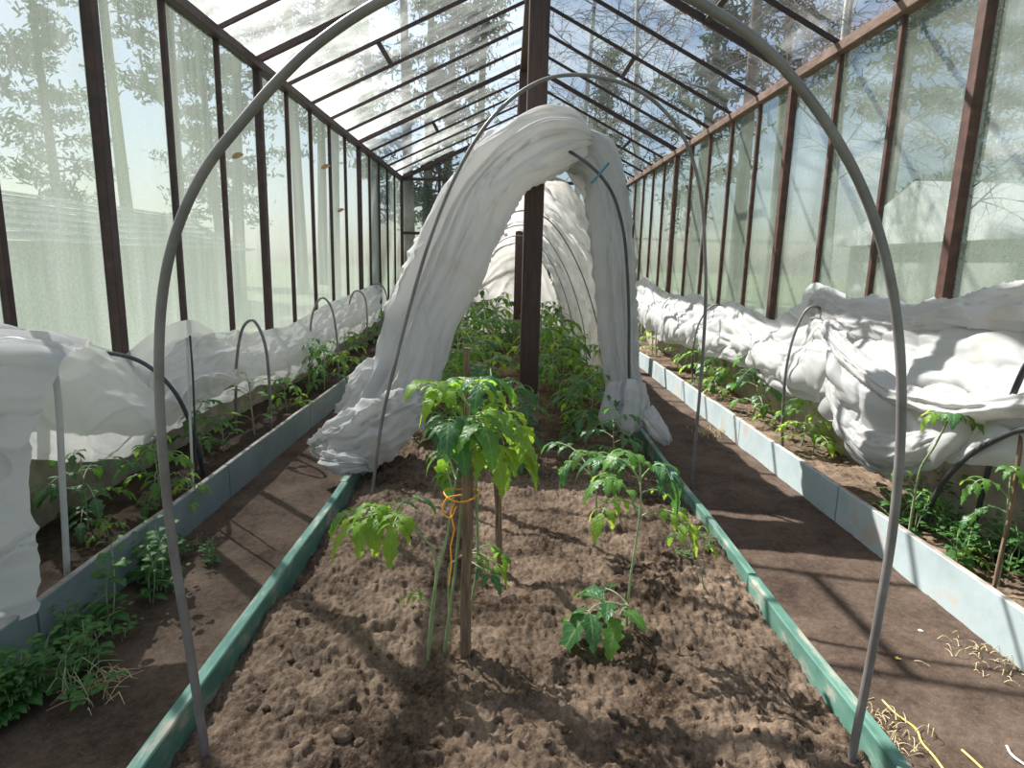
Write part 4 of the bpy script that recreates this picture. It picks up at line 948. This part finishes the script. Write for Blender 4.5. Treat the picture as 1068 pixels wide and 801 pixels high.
def birch(seed, H=13):
    rng = random.Random(seed); e = empty('birch_tree'); m = MB(); tw = MB()
    P = np.stack([.4*np.sin(np.linspace(0, 2, 12)), .2*np.cos(np.linspace(0, 3, 12)), np.linspace(-.3, H, 12)], -1)
    m.tube(P, np.linspace(.14, .02, 12), 7); m.build('trunk', 'birch', e)
    def br(p, d, L, r, lv):
        q = [p]; dd = d.copy()
        for k in range(5):
            dd = dd+np.array([rng.gauss(0, .15), rng.gauss(0, .15), -.08 if lv > 1 else .05]); dd /= np.linalg.norm(dd); q.append(q[-1]+dd*L/5)
        tw.tube(q, np.linspace(r, r*.4, 6)*.8, 3, cap=False)
        if lv < 3:
            for k in range(1, 6):
                for z in range(2):
                    nd = dd*.6+np.array([rng.gauss(0, .7), rng.gauss(0, .7), rng.gauss(.1, .4)]); nd /= np.linalg.norm(nd)
                    br(q[k], nd, L*.5, r*.5, lv+1)
    for k in range(16):
        t = .3+.68*k/16; p = np.array([np.interp(t*H, P[:, 2], P[:, 0]), np.interp(t*H, P[:, 2], P[:, 1]), t*H]); a = rng.uniform(0, 6.28)
        br(p, np.array([math.cos(a), math.sin(a), .7]), H*.28*(1.15-t), .035, 1)
    tw.build('twigs', 'twig', e); tag(e, 'birch', 'tree'); return e
PN = [pine(1, 19, 2.8, .35), pine(2, 16, 2.4, .2, dens=1.1), pine(3, 22, 2.6, .5, dens=.9)]
BR = [birch(5), birch(6, 11)]
def tree(proto, az, dist, s, lab, grp=None):
    a = math.radians(az); loc = (math.sin(a)*dist, math.cos(a)*dist, -.05)
    if id(proto) not in used: used.add(id(proto)); o = proto; o.location = loc; o.rotation_euler = (0, 0, RNG.uniform(0, 6)); o.scale = (s,)*3
    else: o = dup(proto, loc, RNG.uniform(0, 6), s)
    o['label'] = lab
    if grp: o['group'] = grp
    elif 'group' in o: del o['group']
gl, gr_ = 'conifers outside on the left', 'conifers outside on the right'
ll = 'tall conifer outside, blurred behind the left glass and left roof panes'; lr = 'tall conifer outside, seen through the right wall and right roof panes'
for q, (az, d, s) in enumerate([(-38, 19, .7), (-34, 24, .8), (-30, 25, .9), (-26, 27, 1.), (-22, 23, .9), (-18, 28, 1.05), (-14.5, 24, 1.0), (-12, 30, 1.15), (-9, 25, 1.), (-7, 32, 1.2), (-5, 27, 1.05), (-2.5, 34, 1.15), (-16, 36, 1.2), (-24, 36, 1.1), (-46, 24, .6), (-52, 22, .6), (-60, 20, .7)]):
    tree(PN[q % 3], az, d, s, ll, gl)
for q, (az, d, s) in enumerate([(16, 25, 1.05), (19, 22, 1.), (22, 27, 1.1), (8, 34, .75), (26, 24, .95), (30, 21, .85), (35, 23, .8), (40, 20, .75), (46, 22, .8), (55, 20, .8)]):
    tree(PN[(q+1) % 3], az, d, s, lr, gr_)
tree(BR[0], 6, 24, 1.1, 'bare twigged birch outside against the blue sky right of the ridge')
tree(BR[1], 11, 21, 1.1, 'second bare birch outside, seen through the right roof panes')
tree(BR[0], 27, 14, .8, 'bare birch outside behind the right wall, closest to the glass')
tree(BR[1], 36, 11, .7, 'bare birch outside behind the right wall near the picture edge')
# far hedge of shrubs
# neighbour greenhouse with a slatted white roof on the left
e = empty('neighbour_greenhouse', (-8.2, 11, 0)); tag(e, 'low outbuilding with a white slatted roof beyond the left glass', 'outbuilding')
m = MB(); m.box((-1.6, -6, -.05), (1.2, 6, 1.55)); m.build('wall', 'shed', e, False)
m = MB(); m.add([(1.45, -6.2, 1.55), (1.45, 6.2, 1.55), (-.2, 6.2, 2.35), (-.2, -6.2, 2.35), (-1.9, 6.2, 1.55), (-1.9, -6.2, 1.55)], [(0, 1, 2, 3), (3, 2, 4, 5), (0, 3, 5), (1, 4, 2)]); m.build('roof', 'shed', e, False)
for q in range(7):
    t = q/6; m = MB(); m.bar((1.45-1.6*t, -6.25, 1.6+.78*t), (1.45-1.6*t, 6.25, 1.6+.78*t), .1, .035); m.build('slat', 'slat', e, False)
e = empty('shed', (11.6, 15, 0)); tag(e, 'pale shed with a gable roof beyond the right glass', 'shed')
m = MB(); m.box((-2, -3, -.05), (2, 3, 2.2)); m.build('wall', 'shed', e, False)
m = MB(); m.add([(-2.3, -3.3, 2.1), (2.3, -3.3, 2.1), (2.3, 0, 3.5), (-2.3, 0, 3.5), (-2.3, 3.3, 2.1), (2.3, 3.3, 2.1)], [(0, 1, 2, 3), (3, 2, 5, 4), (0, 3, 4), (1, 5, 2)]); m.build('roof', 'slat', e, False)

# ------------------------------------------------------------------ light
SD = np.array([.70, -.68, -1.02])       # travelling direction of sunlight
sun = bpy.data.lights.new('sun', 'SUN'); sun.energy = 13.5; sun.angle = .0095; sun.color = (1, .95, .88)
so = bpy.data.objects.new('sun', sun); COL.objects.link(so)
so.rotation_euler = Vector((-SD).tolist()).to_track_quat('Z', 'Y').to_euler(); so.location = (-10, 12, 14)
w = bpy.data.worlds.new('sky'); C.world = w; w.use_nodes = True; nt = w.node_tree; nt.nodes.clear()
sk = N(nt, 'ShaderNodeTexSky'); sk.sky_type = 'NISHITA'; sk.sun_disc = False
sk.sun_elevation = math.atan2(1.02, math.hypot(.7, .68)); sk.sun_rotation = math.atan2(-.70, .68)
sk.air_density = 1.0; sk.dust_density = 1.6; sk.ozone_density = 1.2
tc = N(nt, 'ShaderNodeTexCoord'); mp = N(nt, 'ShaderNodeMapping'); mp.inputs['Scale'].default_value = (1, 1, 2.5)
nt.links.new(tc.outputs['Generated'], mp.inputs['Vector'])
cl = noisetex(nt, mp.outputs['Vector'], 2.6, 7, .6, .6); clr = ramp(nt, cl, [(.48, 0.), (.7, 1.)])
mxw = mixc(nt, math_(nt, 'MULTIPLY', clr, .75), sk.outputs[0], (8.5, 8.8, 9.))
bg = N(nt, 'ShaderNodeBackground'); bg.inputs['Strength'].default_value = .155
nt.links.new(mxw, bg.inputs['Color'])
ow = N(nt, 'ShaderNodeOutputWorld'); nt.links.new(bg.outputs[0], ow.inputs[0])
